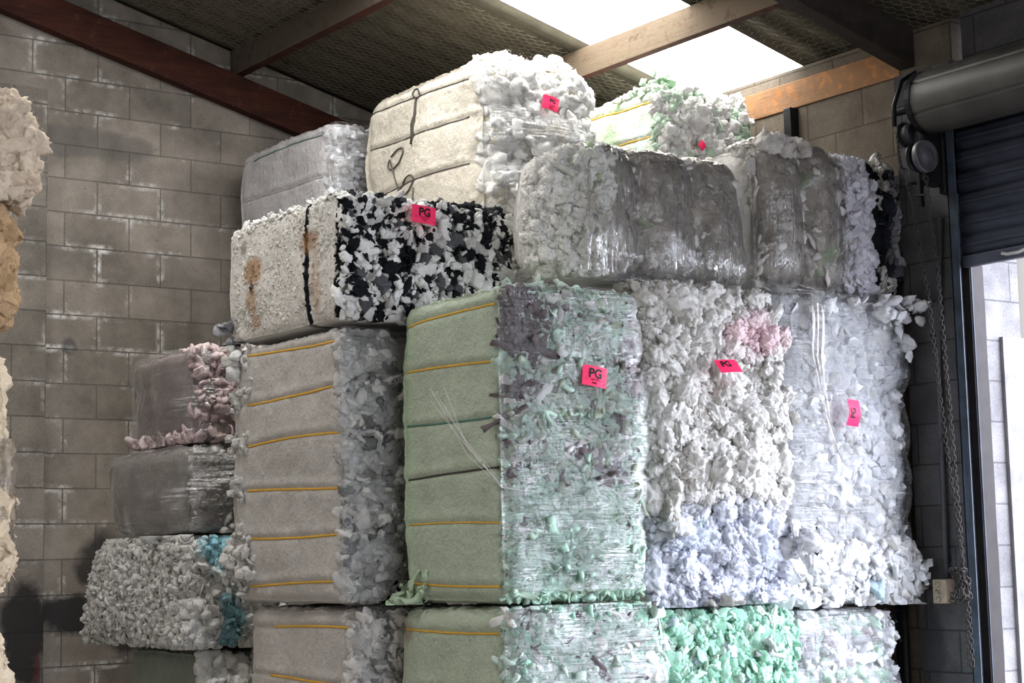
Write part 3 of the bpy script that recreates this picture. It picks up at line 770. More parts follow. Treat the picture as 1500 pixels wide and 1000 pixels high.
def chain(pts, name, parent, mat, pitch=.024, wl=.017, ww=.0085, r=.0026):
    """alternating stadium links along a polyline"""
    pts = [Vector(p) for p in pts]; ds = [(b - a).length for a, b in zip(pts[:-1], pts[1:])]
    total = sum(ds); n = int(total / pitch); m = MB()
    for k in range(n):
        t = (k + .5) * pitch; i = 0
        while i < len(ds) - 1 and t > ds[i]: t -= ds[i]; i += 1
        p = pts[i].lerp(pts[i + 1], t / ds[i]); d = (pts[i + 1] - pts[i]).normalized()
        a = Vector((1, 0, 0)) if abs(d.x) < .8 else Vector((0, 1, 0))
        s1 = d.cross(a).normalized(); s2 = d.cross(s1)
        ang = (PI / 4 if k % 2 else -PI / 4); sd = s1 * math.cos(ang) + s2 * math.sin(ang)
        ring = []
        for q in range(12):
            th = 2 * PI * q / 12; c, s = math.cos(th), math.sin(th)
            ring.append(p + d * (c * ww + (wl - ww) * (1 if c > .01 else -1 if c < -.01 else 0)) + sd * s * ww)
        m.tube(ring, r, 5, closed=True)
    return m.build(name, mat, parent, True)
dp = [Vector(q) - Vector((6.58, 5.66, 3.45)) for q in [(6.58 + .062 * math.cos(t), 5.74, 3.60 + .062 * math.sin(t)) for t in np.linspace(-.3, PI + .2, 12)] + [(6.50, 5.72, 3.5), (6.48, 5.69, 3.42), (6.50, 5.665, 3.40)]]
chain(dp, 'drive_chain', dr, BLACKSTEEL, .014, .010, .0055, .0022)
MB().tube([(-.03, .12, .2), (-.05, .1, .3), (-.02, .07, .42), (.06, .05, .47)], .011, 8).build('cable', BLACKSTEEL, dr, True)

hc = empty('hand_chain', (6.6, 5.62, 1.05))
tag(hc, 'long rusty hand chain hanging in a loop from the wheel with a knotted bunch', 'chain')
LV = lambda q: (q[0] - 6.6, q[1] - 5.62, q[2] - 1.05)
chain([LV(q) for q in ((6.535, 5.715, 3.40), (6.56, 5.70, 3.25), (6.6, 5.665, 2.78), (6.6, 5.625, 2.3), (6.6, 5.582, 1.856), (6.6, 5.545, 1.49), (6.6, 5.535, 1.3), (6.6, 5.538, 1.06), (6.605, 5.52, 1.05), (6.605, 5.525, 1.3), (6.6, 5.53, 1.45))], 'chain_fall', hc, CHAINM)
chain([LV(q) for q in ((6.55, 5.60, 3.365), (6.57, 5.605, 3.2), (6.6, 5.60, 2.9), (6.6, 5.585, 2.5), (6.6, 5.565, 2.1), (6.6, 5.55, 1.75), (6.6, 5.54, 1.46))], 'chain_fall', hc, CHAINM)
rg = random.Random(5)
for k in range(3):
    kn = [LV((6.59 + .025 * math.cos(t * 2.3 + k), 5.555 + .035 * math.cos(t * 1.7 + k * 2), 1.42 + .075 * math.sin(t + k * 1.3))) for t in np.linspace(0, 9, 30)]
    chain(kn, 'chain_knot', hc, CHAINM)

# conduit with switch box on the pier, pipes beside the bales
cp = tag(MB().tube([(6.742, 5.69, 3.2), (6.742, 5.745, 2.5), (6.742, 5.765, 1.45)], .013, 10).build('conduit_pipe', mat_plain('grey_conduit', tuple(lin((78, 78, 84))), .5, .1), smooth=True), 'thin grey conduit pipe running down the dark block pier', 'pipe')
for zz in (2.62, 1.53):
    MB().box(6.735, 6.757, 5.735 if zz > 2 else 5.745, 5.785 if zz > 2 else 5.795, zz, zz + .014).build('pipe_clip', STEEL, cp)
sw = empty('switch_box', (6.735, 5.77, 1.33)); tag(sw, 'pale wooden-coloured switch box with scribbled marks at the foot of the conduit', 'box')
MB().box(-.045, .023, -.045, .04, 0, .115).build('box_body', mat_plain('dirty_cream_box', tuple(lin((168, 152, 134))), .6, 0, 30, .2), sw, bevel=.004)
m = MB(); rg = random.Random(3)
for k in range(3):
    c = (.02 + .035 * k)
    m.tube([(-.0465, .005 + .014 * math.cos(t), c + .012 * math.sin(t * (1 + k % 2))) for t in np.linspace(0, 5, 14)], .0012, 4)
m.build('pen_marks', INK, sw)
for (x, y, r, lb) in ((6.80, 6.135, .016, 'thin dark steel pipe beside the right-hand wrapped bales'.replace('right-hand ', 'white ')), (6.79, 6.09, .022, 'thicker dark steel pipe on the edge of the block pier')):
    tag(MB().tube([(x, y, 0), (x, y, 1.9)], r, 12).build('steel_pipe', BLACKSTEEL, smooth=True), lb, 'pipe')
tag(MB().box(6.80, 6.862, 6.735, 6.79, 0, 3.995).build('steel_post', BLACKSTEEL, bevel=.004), 'black steel post against the brown block wall under the orange wall plate', 'post')

# -------------------------------------------------------------------- bales
WHITE = (.82, .815, .80); COOL = (.80, .81, .85); OFF = (.66, .64, .61); GREEN = (.45, .515, .41); MINT = (.44, .73, .58)
MINTW = (.60, .74, .66); PINKF = (.66, .54, .545); BLUEF = (.60, .66, .80); BLACK = (.012, .013, .016); GREYF = (.47, .43, .40)
CREAM = (.72, .60, .47); TAN = (.52, .35, .20); CREAM2 = (.66, .55, .40); PURP = (.16, .13, .135); ORANGE = (.42, .2, .05); AQUA = (.25, .55, .66)
P2 = (.82, .56, .62); LIME = (.32, .68, .28)

# green bale, front column
b = Bale((4.02, 4.72, 5.62, 6.33, 1.42, 2.67), 'tall pale green bale with yellow twine and a pink tag on wrapped green shreds', 11, lim=dict(z0=1.412, z1=2.78, y1=6.35, x1=4.805), r=.055,
         lobes=(2, .215, .018, .09), straps=(1.159, .947, .735, .516, .309, .077), puff=.02, lump=.02)
green = pal(GREEN, patches=[((1, 2), (.95, .2), (.25, 1.2), (.5, .66, .46), .5)])
b.body(green, CUTL)
gmix = pal((.52, .68, .58), [(PURP, .07), (WHITE, .10), (GREEN, .25)], [((0, 2), (-.75, .8), (.35, .3), PURP, .95), ((0, 2), (-.75, .33), (.3, .07), PURP, .95), ((0, 2), (.9, .55), (.15, .3), (.4, .35, .36), .95), ((0, 2), (.55, -.2), (.2, .08), PURP, .95), ((0, 2), (0, -.75), (1.2, .5), MINT, .45)])
b.shreds('-y', 2100, .021, {'strip': 5, 'cube': 5, 'flake': 1}, gmix, u=(-.95, 1), layers=(-1.0, .4), fibres=0, flat=.9, tilt=.3)
b.shreds('+z', 60, .018, {'strip': 2, 'cube': 4}, pal(MINTW), v=(-.95, -.7), u=(-.8, 1), layers=(-.4, .4), fibres=0)
b.shreds('+x', 160, .022, {'strip': 3, 'cube': 3}, gmix, u=(-1, -.7), layers=(-1, .1), fibres=0, flat=.9, tilt=.3)
b.cluster((-.36, .30, .02), (.03, .07, .05), 45, .025, {'tuft': 3, 'strip': 2}, np.array((.55, .68, .5)))
b.emit()
b.film(['-y', '+x'], .024, FILM_H, shrink={'-y': (-1, 1, -.93, 1), '+x': (-1, -.3, -.93, 1)}, amp=.012, freq=(4, 4, 15))
b.strap(1.159, YELLOW); b.strap(.947, YELLOW); b.strap(.735, GREENT); b.strap(.516, DARKT); b.strap(.309, YELLOW, r=.0035); b.strap(.077, YELLOW)
b.mark(4.44, 2.31, .118, .082, roll=8, out=.068, yaw=-4)
m = MB(); rg = random.Random(2)
for k in range(7):
    y0_, z0_ = .05 + rg.uniform(-.12, .06), .80 + rg.uniform(-.05, .08)
    m.tube([(-.375, y0_, z0_), (-.37, -.15, .62 + rg.uniform(-.04, .04)), (-.355, -.36, .455 + rg.uniform(-.012, .012)), (-.30, -.425, .43)], .0009, 4)
m.build('film_strands', mat_plain('clear_film_strand', (.8, .8, .8), .2, 0, 30, .1), b.root)

b = Bale((4.0, 4.77, 5.59, 6.33, 0, 1.405), 'pale green bale with silvery wrap under the tall pale green bale', 12, lim=dict(z1=1.408, y1=6.35, x1=4.83), r=.06, lobes=(2, .22, .018, .1), straps=(1.315, 1.08), puff=.02, lump=.02)
b.body(pal(GREEN, patches=[((1, 2), (.9, .85), (.15, .08), (.3, .22, .18), .6)]), CUTL)
b.shreds('-y', 1200, .023, {'strip': 4, 'cube': 4, 'flake': 2}, pal(MINTW, [(WHITE, .2), (PURP, .04), (MINT, .25)]), v=(.3, 1), layers=(-1.0, .4), fibres=0, flat=.9, tilt=.3)
b.emit()
b.film(['-y', '+x'], .024, FILM_H, shrink={'-y': (-1, 1, 0, 1), '+x': (-1, -.3, 0, 1)}, freq=(4, 4, 15))
b.strap(1.315, YELLOW); b.strap(1.08, YELLOW)

# grey-white strapped column
b = Bale((3.80, 4.48, 6.47, 7.45, 1.42, 2.59), 'tall off-white bale with six yellow twines under the black-and-white bale', 21, lim=dict(z0=1.412, z1=2.603, y0=6.356), r=.045, lobes=(2, .21, .045, .09), straps=(1.118, .909, .708, .493, .293, .08), puff=.015, lump=.018)
b.body(pal((.53, .51, .485), patches=[((1, 2), (0, 0), (.7, .5), (.48, .46, .44), .5)]))
b.shreds('-y', 800, .03, {'wad': 4, 'flake': 3, 'cube': 1}, pal((.56, .555, .54), [((.2, .2, .2), .10), (OFF, .2)]), u=(-1, .3), layers=(-1, .0), fibres=2, flat=.85, tilt=.3)
for zs in (1.118, .909, .708, .493, .293, .08):
    b.cluster((-.345, .42, zs + .02), (.010, .05, .03), 26, .015, {'wad': 3, 'lump': 1}, np.array((.66, .65, .63)))
b.cluster((-.35, .40, .17), (.025, .07, .05), 60, .02, {'wad': 3, 'flake': 1}, np.array((.7, .69, .67)))
b.cluster((-.35, .47, 1.12), (.02, .03, .05), 14, .03, {'wad': 3}, np.array(WHITE))
b.emit()
b.film(['-y'], .018, FILM_H, freq=(4, 4, 15), amp=.014)
for zs in b.straps: b.strap(zs, YELLOW, u=(-.95, .72), r=.0055)

b = Bale((3.83, 4.48, 6.47, 7.36, 0, 1.405), 'off-white bale with slanting yellow twine under the six-twine bale', 22, lim=dict(z1=1.408, y0=6.356), r=.06, lobes=(2, .21, .03, .1), straps=(1.31, 1.09), puff=.015, lump=.02)
b.body(pal((.52, .50, .475)))
b.shreds('-y', 420, .03, {'wad': 4, 'flake': 3}, pal(OFF, [((.3, .3, .3), .12)]), u=(-1, .3), v=(.3, 1), layers=(-.8, .3), fibres=4)
b.emit()
b.film(['-y'], .018, FILM_H, shrink={'-y': (-1, 1, 0, 1)}, freq=(4, 4, 15), amp=.014)
b.strap(1.31, YELLOW, u=(-.95, .5), r=.0055); b.strap(1.09, YELLOW, u=(-.95, .5), r=.0055)

# black-and-white bale
b = Bale((3.79, 4.66, 6.44, 7.45, 2.615, 3.16), 'white bale with coarse black shreds, rust stains and a pink tag', 31, lim=dict(z0=2.607, y0=6.356, x1=4.72), r=.035, puff=.015, lump=.02)
bw = pal((.72, .70, .66), patches=[((1, 2), (-.47, .0), (.035, 3), BLACK, .95), ((1, 2), (-.96, .0), (.035, 3), BLACK, .95), ((1, 2), (.5, .15), (.18, .25), ORANGE, .7), ((1, 2), (.55, -.35), (.12, .22), ORANGE, .6), ((1, 2), (.72, .6), (.06, .12), (.1, .05, .02), .6),
                                   ((1, 2), (.55, -.15), (.04, .1), (.05, .03, .02), .8), ((1, 2), (-.5, .35), (.16, .18), (.3, .14, .05), .7), ((1, 2), (-.62, -.3), (.09, .6), ORANGE, .35), ((1, 2), (.5, -.75), (.12, .15), ORANGE, .5)])
b.body(bw, CUT)
b.shreds('-x', 3600, .0085, {'bit': 1}, bw, layers=(-1.1, -.4), fibres=1, u=(-.98, .98), v=(-.97, 1), flat=.5)
bmix = pal(WHITE, [(BLACK, .29), ((.10, .10, .11), .10), ((.58, .57, .55), .15)], [((0, 2), (-.28, .0), (.10, .32), BLACK, .95), ((0, 2), (.35, .75), (.13, .08), BLACK, .95), ((0, 2), (-.9, .0), (.03, 1.0), BLACK, .95)])
b.shreds('-y', 700, .026, {'wad': 3, 'rag': 2, 'flake': 2, 'cube': 3, 'tuft': 2}, bmix, layers=(-.6, 1.5), fibres=5, flat=.5, tilt=.6)
b.shreds('-y', 900, .013, {'bit': 6, 'cube': 1}, bmix, layers=(-.3, 2.8), fibres=3, flat=.4, tilt=.7)
b.shreds('+z', 120, .024, {'wad': 3, 'flake': 3}, bmix, v=(-1, -.6), layers=(-.3, .5), fibres=4)
b.shreds('+z', 90, .016, {'wad': 3, 'flake': 3}, pal(WHITE), u=(-1, -.9), layers=(-.5, .5), fibres=4)
b.shreds('+x', 70, .034, {'wad': 3, 'flake': 3}, bmix, u=(-1, -.5), layers=(-.4, .6), fibres=3)
b.cluster((-.46, .5, .04), (.02, .03, .05), 14, .025, {'wad': 2, 'flake': 2}, np.array((.3, .3, .32)))
b.emit()
b.mark(4.16, 3.08, .125, .078, roll=4, out=.085, yaw=2)

# big white bale and the bales behind it
b = Bale((5.07, 5.79, 7.2, 8.35, 2.95, 4.17), 'big white bale with grey twine loops and a crumpled pink tag on bulging wrapped fluff', 41, lim=dict(z0=2.945, y1=8.40), r=.14, lobes=(2, .28, .06, .12), straps=(1.10, .90, .635), puff=.035, lump=.025, fs=1.4)
b.body(pal((.72, .67, .575)), CUT)
b.shreds('-y', 480, .042, {'wad': 5, 'flake': 1}, pal(WHITE), layers=(-1.1, -.2), fibres=2, flat=.85, tilt=.3)
b.shreds('+z', 130, .036, {'rag': 4, 'flake': 2}, pal(WHITE), v=(-.9, -.4), u=(-.5, .9), layers=(-.5, .6), fibres=5)
b.shreds('+x', 120, .036, {'wad': 4, 'flake': 1}, pal(WHITE), u=(-1, -.6), layers=(-1, .0), fibres=4)
b.emit()
b.film(['-y', '+x'], .016, FILM_H, shrink={'-y': (-.85, 1, -1, .7), '+x': (-1, -.4, -1, .7)}, freq=(4, 4, 13), amp=.015)
for zs in (1.10, .90, .635): b.strap(zs, GREYT, r=.004, u=(-.8, .85), name='twine')
def on_face(b, pts, off=.006):
    p = np.array([(-b.e[0], y, z) for y, z in pts]); return [tuple(k) for k in b.surf(p, off=off)[0]]
loop = lambda cy, cz, ry, rz, a0, a1, n=22, tilt=.5: [(cy + ry * math.cos(t) + tilt * rz * math.sin(t), cz + rz * math.sin(t)) for t in np.linspace(a0, a1, n)]
MB().tube(on_face(b, [(.02, 1.09), (.015, 1.0), (.02, .95), (.01, .88), (.015, .84)]), [.006, .009, .014, .011, .006], 6).build('twine_knot', DARKT, b.root, True)
MB().tube(on_face(b, loop(.03, 1.13, .03, .035, 0, 6.2)), .005, 6).build('twine_loop', DARKT, b.root, True)
MB().tube(on_face(b, loop(.20, .80, .075, .05, .4, 6.4, tilt=-.9) + [(.14, .6), (.16, .45), (.15, .35)]), .0045, 6).build('twine_loop', GREYT, b.root, True)
MB().tube(on_face(b, loop(.06, .62, .07, .05, -.3, 5.8, tilt=-.9) + [(.03, .45), (.04, .33)]), .0045, 6).build('twine_loop', GREYT, b.root, True)
MB().tube(on_face(b, [(-.02, .60), (0., .5), (.02, .33)]), .004, 6).build('twine', GREYT, b.root, True)
b.mark(5.47, 3.925, .10, .075, roll=12, out=.06, bend=.012, fs=.42, tz=.14, tx=.05, yaw=-5)

b = Bale((4.89, 5.5, 8.44, 9.48, 2.9, 4.05), 'grey-white bale with thin green twine at the top by the gable wall', 42, lim=dict(z0=2.895, y0=8.405), r=.07, straps=(1.074, .843), puff=.03, lump=.025, lobes=(2, .22, .02, .1))
b.body(pal((.56, .545, .55)), CUT)
b.shreds('-y', 420, .03, {'wad': 5, 'flake': 2}, pal(COOL), layers=(-1, .0), fibres=2, flat=.8, tilt=.3)
b.emit()
b.film(['-y'], .016, FILM_H, freq=(4, 4, 15), amp=.012)
b.strap(1.074, GREENT, u=(-.85, .7), r=.004, name='twine'); b.strap(.843, mat_plain('pale_twine', (.45, .44, .43), .8), u=(-.9, .9), r=.004, name='twine')

b = Bale((6.08, 6.74, 7.02, 7.95, 3.3, 4.08), 'loose white and pale green bale with two yellow twines under the skylight', 43, lim=dict(x1=6.845, z0=3.26), r=.05, straps=(.707, .5), puff=.03, lump=.03)
gw = pal((.66, .72, .62), patches=[((1, 2), (-.3, 0), (.12, 3), (.5, .7, .42), .7), ((1, 2), (.3, -.3), (.2, .8), (.52, .7, .46), .6), ((1, 2), (-.75, -.2), (.06, .8), (.5, .68, .76), .6), ((1, 2), (.6, .2), (.15, 2), WHITE, .7)])
b.body(gw, CUT)
gwf = pal(WHITE, [((.55, .72, .56), .16), ((.64, .62, .62), .15)], [((0, 2), (.75, .55), (.3, .3), (.5, .74, .54), .7), ((0, 2), (-.6, .9), (.4, .15), (.55, .75, .55), .6), ((0, 2), (.2, .62), (.5, .05), (.3, .3, .3), .5)])
b.shreds('-y', 600, .03, {'wad': 4, 'rag': 2, 'flake': 2}, gwf, layers=(-.8, .9), fibres=5, v=(-.2, 1))
b.shreds('+z', 260, .028, {'wad': 4, 'flake': 2, 'strip': 1}, gwf, v=(-1, -.2), layers=(-.3, .6), fibres=5)
b.shreds('+x', 120, .028, {'wad': 4, 'flake': 2}, gwf, u=(-1, -.4), v=(-.2, 1), layers=(-.3, .6), fibres=5)
b.cluster((-.26, -.43, .80), (.04, .03, .035), 26, .024, {'flake': 2, 'cube': 2}, np.array((.5, .72, .5)))
b.cluster((.0, -.5, .66), (.16, .03, .045), 60, .034, {'wad': 3, 'flake': 1}, np.array(WHITE))
b.emit()
b.strap(.707, YELLOW); b.strap(.5, YELLOW)
b.mark(6.305, 3.755, .045, .045, roll=50, out=.11, text=None, scribble=False, bend=.004)

for (bx, nm, sd, h2) in (((5.09, 5.78, 7.22, 8.33), 'the big white twine-looped bale', 44, 2.94), ((4.91, 5.48, 8.46, 9.46), 'the grey-white bale with thin green twine', 45, 2.89), ((6.1, 6.72, 7.04, 7.93), 'the loose white and pale green bale', 46, 3.255)):
    b = Bale((*bx, 0, h2), 'plain off-white bale standing under ' + nm, sd, r=.06, puff=.02, lump=.02, lim=dict(z1=h2), fluff=.02)
    b.body(pal(OFF), CUT, res=.05)

# bales lying across the top of the right-hand columns
b = Bale((4.63, 5.69, 5.98, 6.33, 2.80, 3.385), 'long grey-wrapped bale lying on its side with loose white fluff at its open end', 51, lim=dict(z0=2.80, y1=6.35, x1=5.715), r=.10, lobes=(0, .34, .055, .06), puff=.03, lump=.03)
b.body(pal(OFF), CUT)
mf = pal((.70, .70, .67), [((.45, .62, .36), .025), (WHITE, .3)], [((0, 2), (.1, .0), (.7, 1), (.58, .55, .53), .5)])
b.shreds('-y', 620, .036, {'wad': 6, 'tuft': 1, 'flake': 1}, mf, u=(-.6, 1), layers=(-1.2, -.2), fibres=2, flat=.85, tilt=.3)
b.shreds('-y', 180, .036, {'wad': 4, 'rag': 2}, mf, u=(-1, -.55), layers=(-1, .0), fibres=5)
b.shreds('-y', 170, .034, {'rag': 6, 'tuft': 2, 'flake': 1}, pal((.72, .72, .68), [((.45, .62, .36), .04)]), u=(-1, -.6), layers=(-.2, .8), fibres=6)
b.shreds('+z', 170, .03, {'wad': 4, 'tuft': 2}, mf, v=(-1, -.5), layers=(-.9, .0), fibres=4)
b.shreds('-x', 160, .03, {'rag': 5, 'tuft': 1}, pal(WHITE), layers=(-.8, .2), fibres=5, u=(-1, .3))
b.emit()
b.film(['-y', '+z'], .030, FILM_V, shrink={'-y': (-.62, 1, -1, 1), '+z': (-.62, 1, -1, -.3)}, freq=(13, 13, 3.5), amp=.016)
film_sheet(b, [(4.85, 6.03, 3.41), (4.84, 5.955, 3.36), (4.80, 5.905, 3.15), (4.78, 5.895, 2.98), (4.80, 5.92, 2.82)], [.16, .16, .19, .22, .24], 11, depth=.03)

b = Bale((5.75, 6.74, 5.97, 6.6, 2.83, 3.53), 'bulging bale with grey film, lilac-white fluff and a black end beside the roller door gear', 52, lim=dict(z0=2.828, x0=5.72, x1=6.755), r=.12, lobes=(0, .27, .075, .03), puff=.03, lump=.03)
nf = pal((.66, .64, .62), [(WHITE, .25)], [((0, 2), (.42, 0), (.3, 2), (.68, .68, .80), .8), ((0, 2), (.66, .1), (.13, .95), BLACK, .95), ((0, 2), (.86, .1), (.08, .8), (.02, .022, .03), .95), ((0, 2), (.97, .0), (.1, 1), (.22, .22, .25), .8),
                                          ((0, 2), (-.3, .42), (.05, .1), LIME, .7), ((0, 2), (-.42, -.45), (.04, .16), LIME, .7), ((0, 2), (-.12, -.5), (.06, .1), LIME, .7), ((0, 2), (-.2, -.75), (.1, .05), LIME, .5)])
b.body(pal(OFF, patches=[((0, 2), (.8, .1), (.14, 1.1), (.05, .05, .06), .95)]), CUT)
b.shreds('-y', 520, .036, {'wad': 4, 'flake': 2}, nf, u=(-1, .25), layers=(-1.2, -.2), fibres=2, flat=.85, tilt=.3)
b.shreds('-y', 420, .032, {'wad': 3, 'rag': 2, 'flake': 2}, nf, u=(.2, 1), layers=(-1, .3), fibres=6)
b.shreds('+z', 200, .03, {'wad': 4, 'tuft': 1, 'flake': 1}, nf, v=(-1, -.4), layers=(-.9, .1), fibres=4)
b.shreds('+x', 110, .036, {'flake': 3, 'wad': 3}, pal((.3, .3, .33), [(BLACK, .5)]), u=(-1, -.5), layers=(-.6, .3), fibres=3)
b.cluster((-.30, -.32, .685), (.075, .03, .022), 34, .034, {'wad': 3, 'tuft': 1}, np.array((.62, .59, .57)))
b.emit()
b.film(['-y', '+z'], .030, FILM_V, shrink={'-y': (-1, .2, -1, 1), '+z': (-1, .1, -1, -.4)}, freq=(13, 13, 3.5), amp=.016)

# fluffy column and wrapped column
b = Bale((4.90, 5.70, 5.79, 6.5, 1.37, 2.76), 'loose fluffy off-white bale turning blue at the bottom with a pink patch and pink tag', 61, lim=dict(z0=1.368, z1=2.795, x0=4.81, x1=5.775), r=.07, lobes=(2, .30, .035, .1), puff=.03, lump=.04, fluff=.06, fs=1.5)
b.body(pal((.62, .60, .58)), CUT)
ff = pal((.76, .745, .72), [((.68, .66, .63), .3)], [((0, 2), (.0, -.78), (2.2, .40), (.66, .69, .80), .9), ((0, 2), (.55, .70), (.5, .12), P2, .75), ((0, 2), (.05, .52), (.07, .06), P2, .9), ((0, 2), (-.4, -.52), (.1, .03), (.5, .72, .5), .7), ((0, 2), (.5, -.6), (.1, .25), BLUEF, .6), ((0, 2), (-.5, -.6), (.3, .12), BLUEF, .7)])
b.shreds('-y', 620, .042, {'rag': 1}, ff, layers=(-.8, 1.0), fibres=14, flat=.4, tilt=.6)
b.shreds('-y', 1300, .014, {'bit': 6, 'flake': 1}, ff, layers=(-.2, 2.6), fibres=3, flat=.4, tilt=.7)
b.shreds('+x', 220, .030, {'rag': 3, 'flake': 2}, ff, u=(-1, .2), layers=(-.6, .8), fibres=6, flat=.45)
b.shreds('+z', 200, .027, {'wad': 5, 'tuft': 2}, ff, v=(-1, -.4), layers=(-.6, .3), fibres=6)
b.cluster((-.34, -.45, .44), (.013, .010, .075), 30, .018, {'tuft': 3, 'wad': 1}, np.array((.72, .70, .66)))
b.cluster((.42, -.40, .28), (.05, .05, .05), 24, .035, {'wad': 2, 'tuft': 2}, np.array((.7, .7, .74)))
b.cluster((-.08, -.44, .02), (.05, .03, .04), 14, .034, {'flake': 3}, np.array((.62, .58, .56)))
b.emit()
b.mark(5.235, 2.394, .125, .072, roll=-4, out=.17, tilt=-36, yaw=0, scribble=False, fs=.62, tx=-.08, bend=.003)

b = Bale((5.80, 6.67, 5.92, 6.6, 1.34, 2.81), 'cool white wrapped bale with a sideways pink tag above its loose white lower edge', 62, lim=dict(z0=1.328, z1=2.822, x0=5.78, x1=6.755), r=.07, lobes=(2, .30, .02, .1), puff=.03, lump=.03)
b.body(pal((.78, .79, .82)), CUT)
rf = pal(COOL, [(WHITE, .2)], [((0, 2), (.35, -.9), (.08, .03), (.45, .68, .8), .8)])
b.shreds('-y', 700, .036, {'wad': 5, 'flake': 4}, rf, v=(-.62, 1), layers=(-1.05, -.1), fibres=2, flat=.85, tilt=.3)
b.shreds('-y', 420, .031, {'flake': 4, 'cube': 4, 'wad': 2}, rf, v=(-1, -.6), layers=(-.6, 1.0), fibres=3)
b.shreds('+x', 220, .034, {'wad': 4, 'flake': 4}, rf, u=(-1, -.3), layers=(-1, .0), fibres=2)
b.cluster((.40, -.33, 1.30), (.03, .04, .08), 60, .026, {'wad': 3, 'flake': 3, 'tuft': 1}, np.array(COOL))
b.cluster((.36, -.38, 1.42), (.09, .03, .05), 50, .026, {'wad': 3, 'flake': 3}, np.array(COOL))
b.cluster((.42, -.37, .12), (.03, .04, .07), 34, .026, {'flake': 3, 'cube': 2, 'wad': 2}, np.array(COOL))
b.emit()
b.film(['-y', '+x'], .022, FILM_W, shrink={'-y': (-1, 1, -.66, 1), '+x': (-1, -.3, -.66, 1)}, freq=(4, 4, 14), amp=.014)
film_sheet(b, [(6.03, 5.845, 2.81), (6.01, 5.84, 2.5), (6.05, 5.84, 2.25), (6.11, 5.84, 2.05)], [.10, .07, .05, .012], 5, m=18)
film_sheet(b, [(5.80, 5.80, 1.80), (6.1, 5.785, 1.76), (6.45, 5.80, 1.60), (6.66, 5.82, 1.53)], [.02, .05, .05, .02], 4, m=12, name='film_edge_roll')
b.mark(6.197, 2.235, .125, .075, roll=-84, out=.115, yaw=0, scribble=False, fs=.55, tz=.1, tx=-.02, bend=.006, fold=.03)

b = Bale((4.90, 5.72, 5.78, 6.5, 0, 1.36), 'bright mint green loose bale under the fluffy off-white bale', 63, lim=dict(z1=1.362, x0=4.835, x1=5.775), r=.07, lobes=(2, .30, .03, .1), puff=.03, lump=.03)
b.body(pal((.36, .58, .46)), CUT)
mint = pal(MINT, [((.62, .78, .68), .22), ((.36, .66, .5), .2), ((.6, .68, .76), .04)])
b.shreds('-y', 800, .027, {'flake': 4, 'rag': 2, 'wad': 2, 'tuft': 1}, mint, v=(.3, 1), layers=(-.7, 1.1), fibres=4, flat=.4)
b.shreds('+x', 200, .032, {'flake': 4, 'wad': 4}, mint, u=(-1, .2), v=(.3, 1), layers=(-.6, .9), fibres=5, flat=.4)
b.cluster((.16, -.45, 1.20), (.02, .01, .02), 4, .03, {'strip': 1}, np.array((.7, .7, .72)))
b.emit()
b = Bale((5.80, 6.53, 5.93, 6.6, 0, 1.32), 'white wrapped bale with faint green tinge under the cool white wrapped bale', 64, lim=dict(z1=1.322, x0=5.78, x1=6.755), r=.09, lobes=(2, .24, .035, .12), puff=.03, lump=.03)
b.body(pal((.68, .70, .70)), CUT)
b.shreds('-y', 460, .036, {'wad': 5, 'flake': 3}, pal(COOL, [((.58, .76, .64), .2), ((.55, .5, .52), .05)]), v=(.3, 1), layers=(-1.0, .1), fibres=3)
b.shreds('+x', 80, .042, {'wad': 4, 'flake': 3}, pal(COOL), u=(-1, -.4), v=(.3, 1), layers=(-.8, .2), fibres=3)
b.emit()
b.film(['-y', '+x'], .022, FILM_W, shrink={'-y': (-1, 1, 0, 1), '+x': (-1, -.3, 0, 1)}, freq=(4, 4, 13), amp=.014)

# column in the shade by the gable wall
b = Bale((3.86, 4.36, 8.0, 8.74, 2.20, 2.67), 'dusky pink film-wrapped bale on top of the shaded column', 71, lim=dict(z0=2.192), r=.06, puff=.03, lump=.03, lobes=(2, .22, .02, .1))
b.body(pal((.40, .33, .325)), CUTL)
b.shreds('-y', 330, .03, {'cube': 5, 'flake': 3}, pal(PINKF, [((.56, .42, .44), .3)]), layers=(-.6, .5), fibres=1)
b.shreds('+z', 60, .03, {'cube': 3, 'flake': 3}, pal(PINKF), v=(-1, -.4), layers=(-.6, .3), fibres=1)
b.shreds('-x', 60, .03, {'cube': 4, 'flake': 3}, pal(PINKF), v=(-1, -.78), layers=(-.2, .8), fibres=2)
b.emit()
b.film(['-x', '-y'], .018, FILM_SOFT, freq=(4, 4, 14), amp=.012, res=.018)
b = Bale((3.83, 4.38, 8.0, 8.93, 1.75, 2.185), 'grey film-wrapped bale under the dusky pink bale', 72, lim=dict(z0=1.745, z1=2.188), r=.07, puff=.03, lump=.03, lobes=(2, .22, .02, .1))
b.body(pal((.42, .40, .38)), CUTL)
b.shreds('-y', 260, .028, {'wad': 5, 'flake': 3}, pal((.62, .61, .59)), layers=(-1.1, -.2), fibres=1, flat=.85, tilt=.3)
b.emit()
b.film(['-x', '-y'], .016, FILM_SOFT, freq=(4, 4, 14), amp=.012, res=.018)
def splay(P, e):
    k = np.clip(1 - P[:, 2] / (2 * e[2]), 0, 1); P = P.copy()
    P[:, 1] += (P[:, 1] > 0) * k * .30 * P[:, 1] / e[1]; return P
b = Bale((3.82, 4.38, 8.0, 9.0, 1.19, 1.74), 'burst white shredded bale with turquoise shreds spilling toward the gable wall', 73, lim=dict(z0=1.182, z1=1.741), r=.06, puff=.03, lump=.03, warp=splay)
b.body(pal((.5, .49, .47)), CUT)
kf = pal((.68, .675, .655), [((.5, .49, .47), .2)])
b.shreds('-x', 2600, .017, {'bit': 6, 'flake': 3, 'tuft': 1}, kf, layers=(-.6, 1.4), fibres=2, flat=.3)
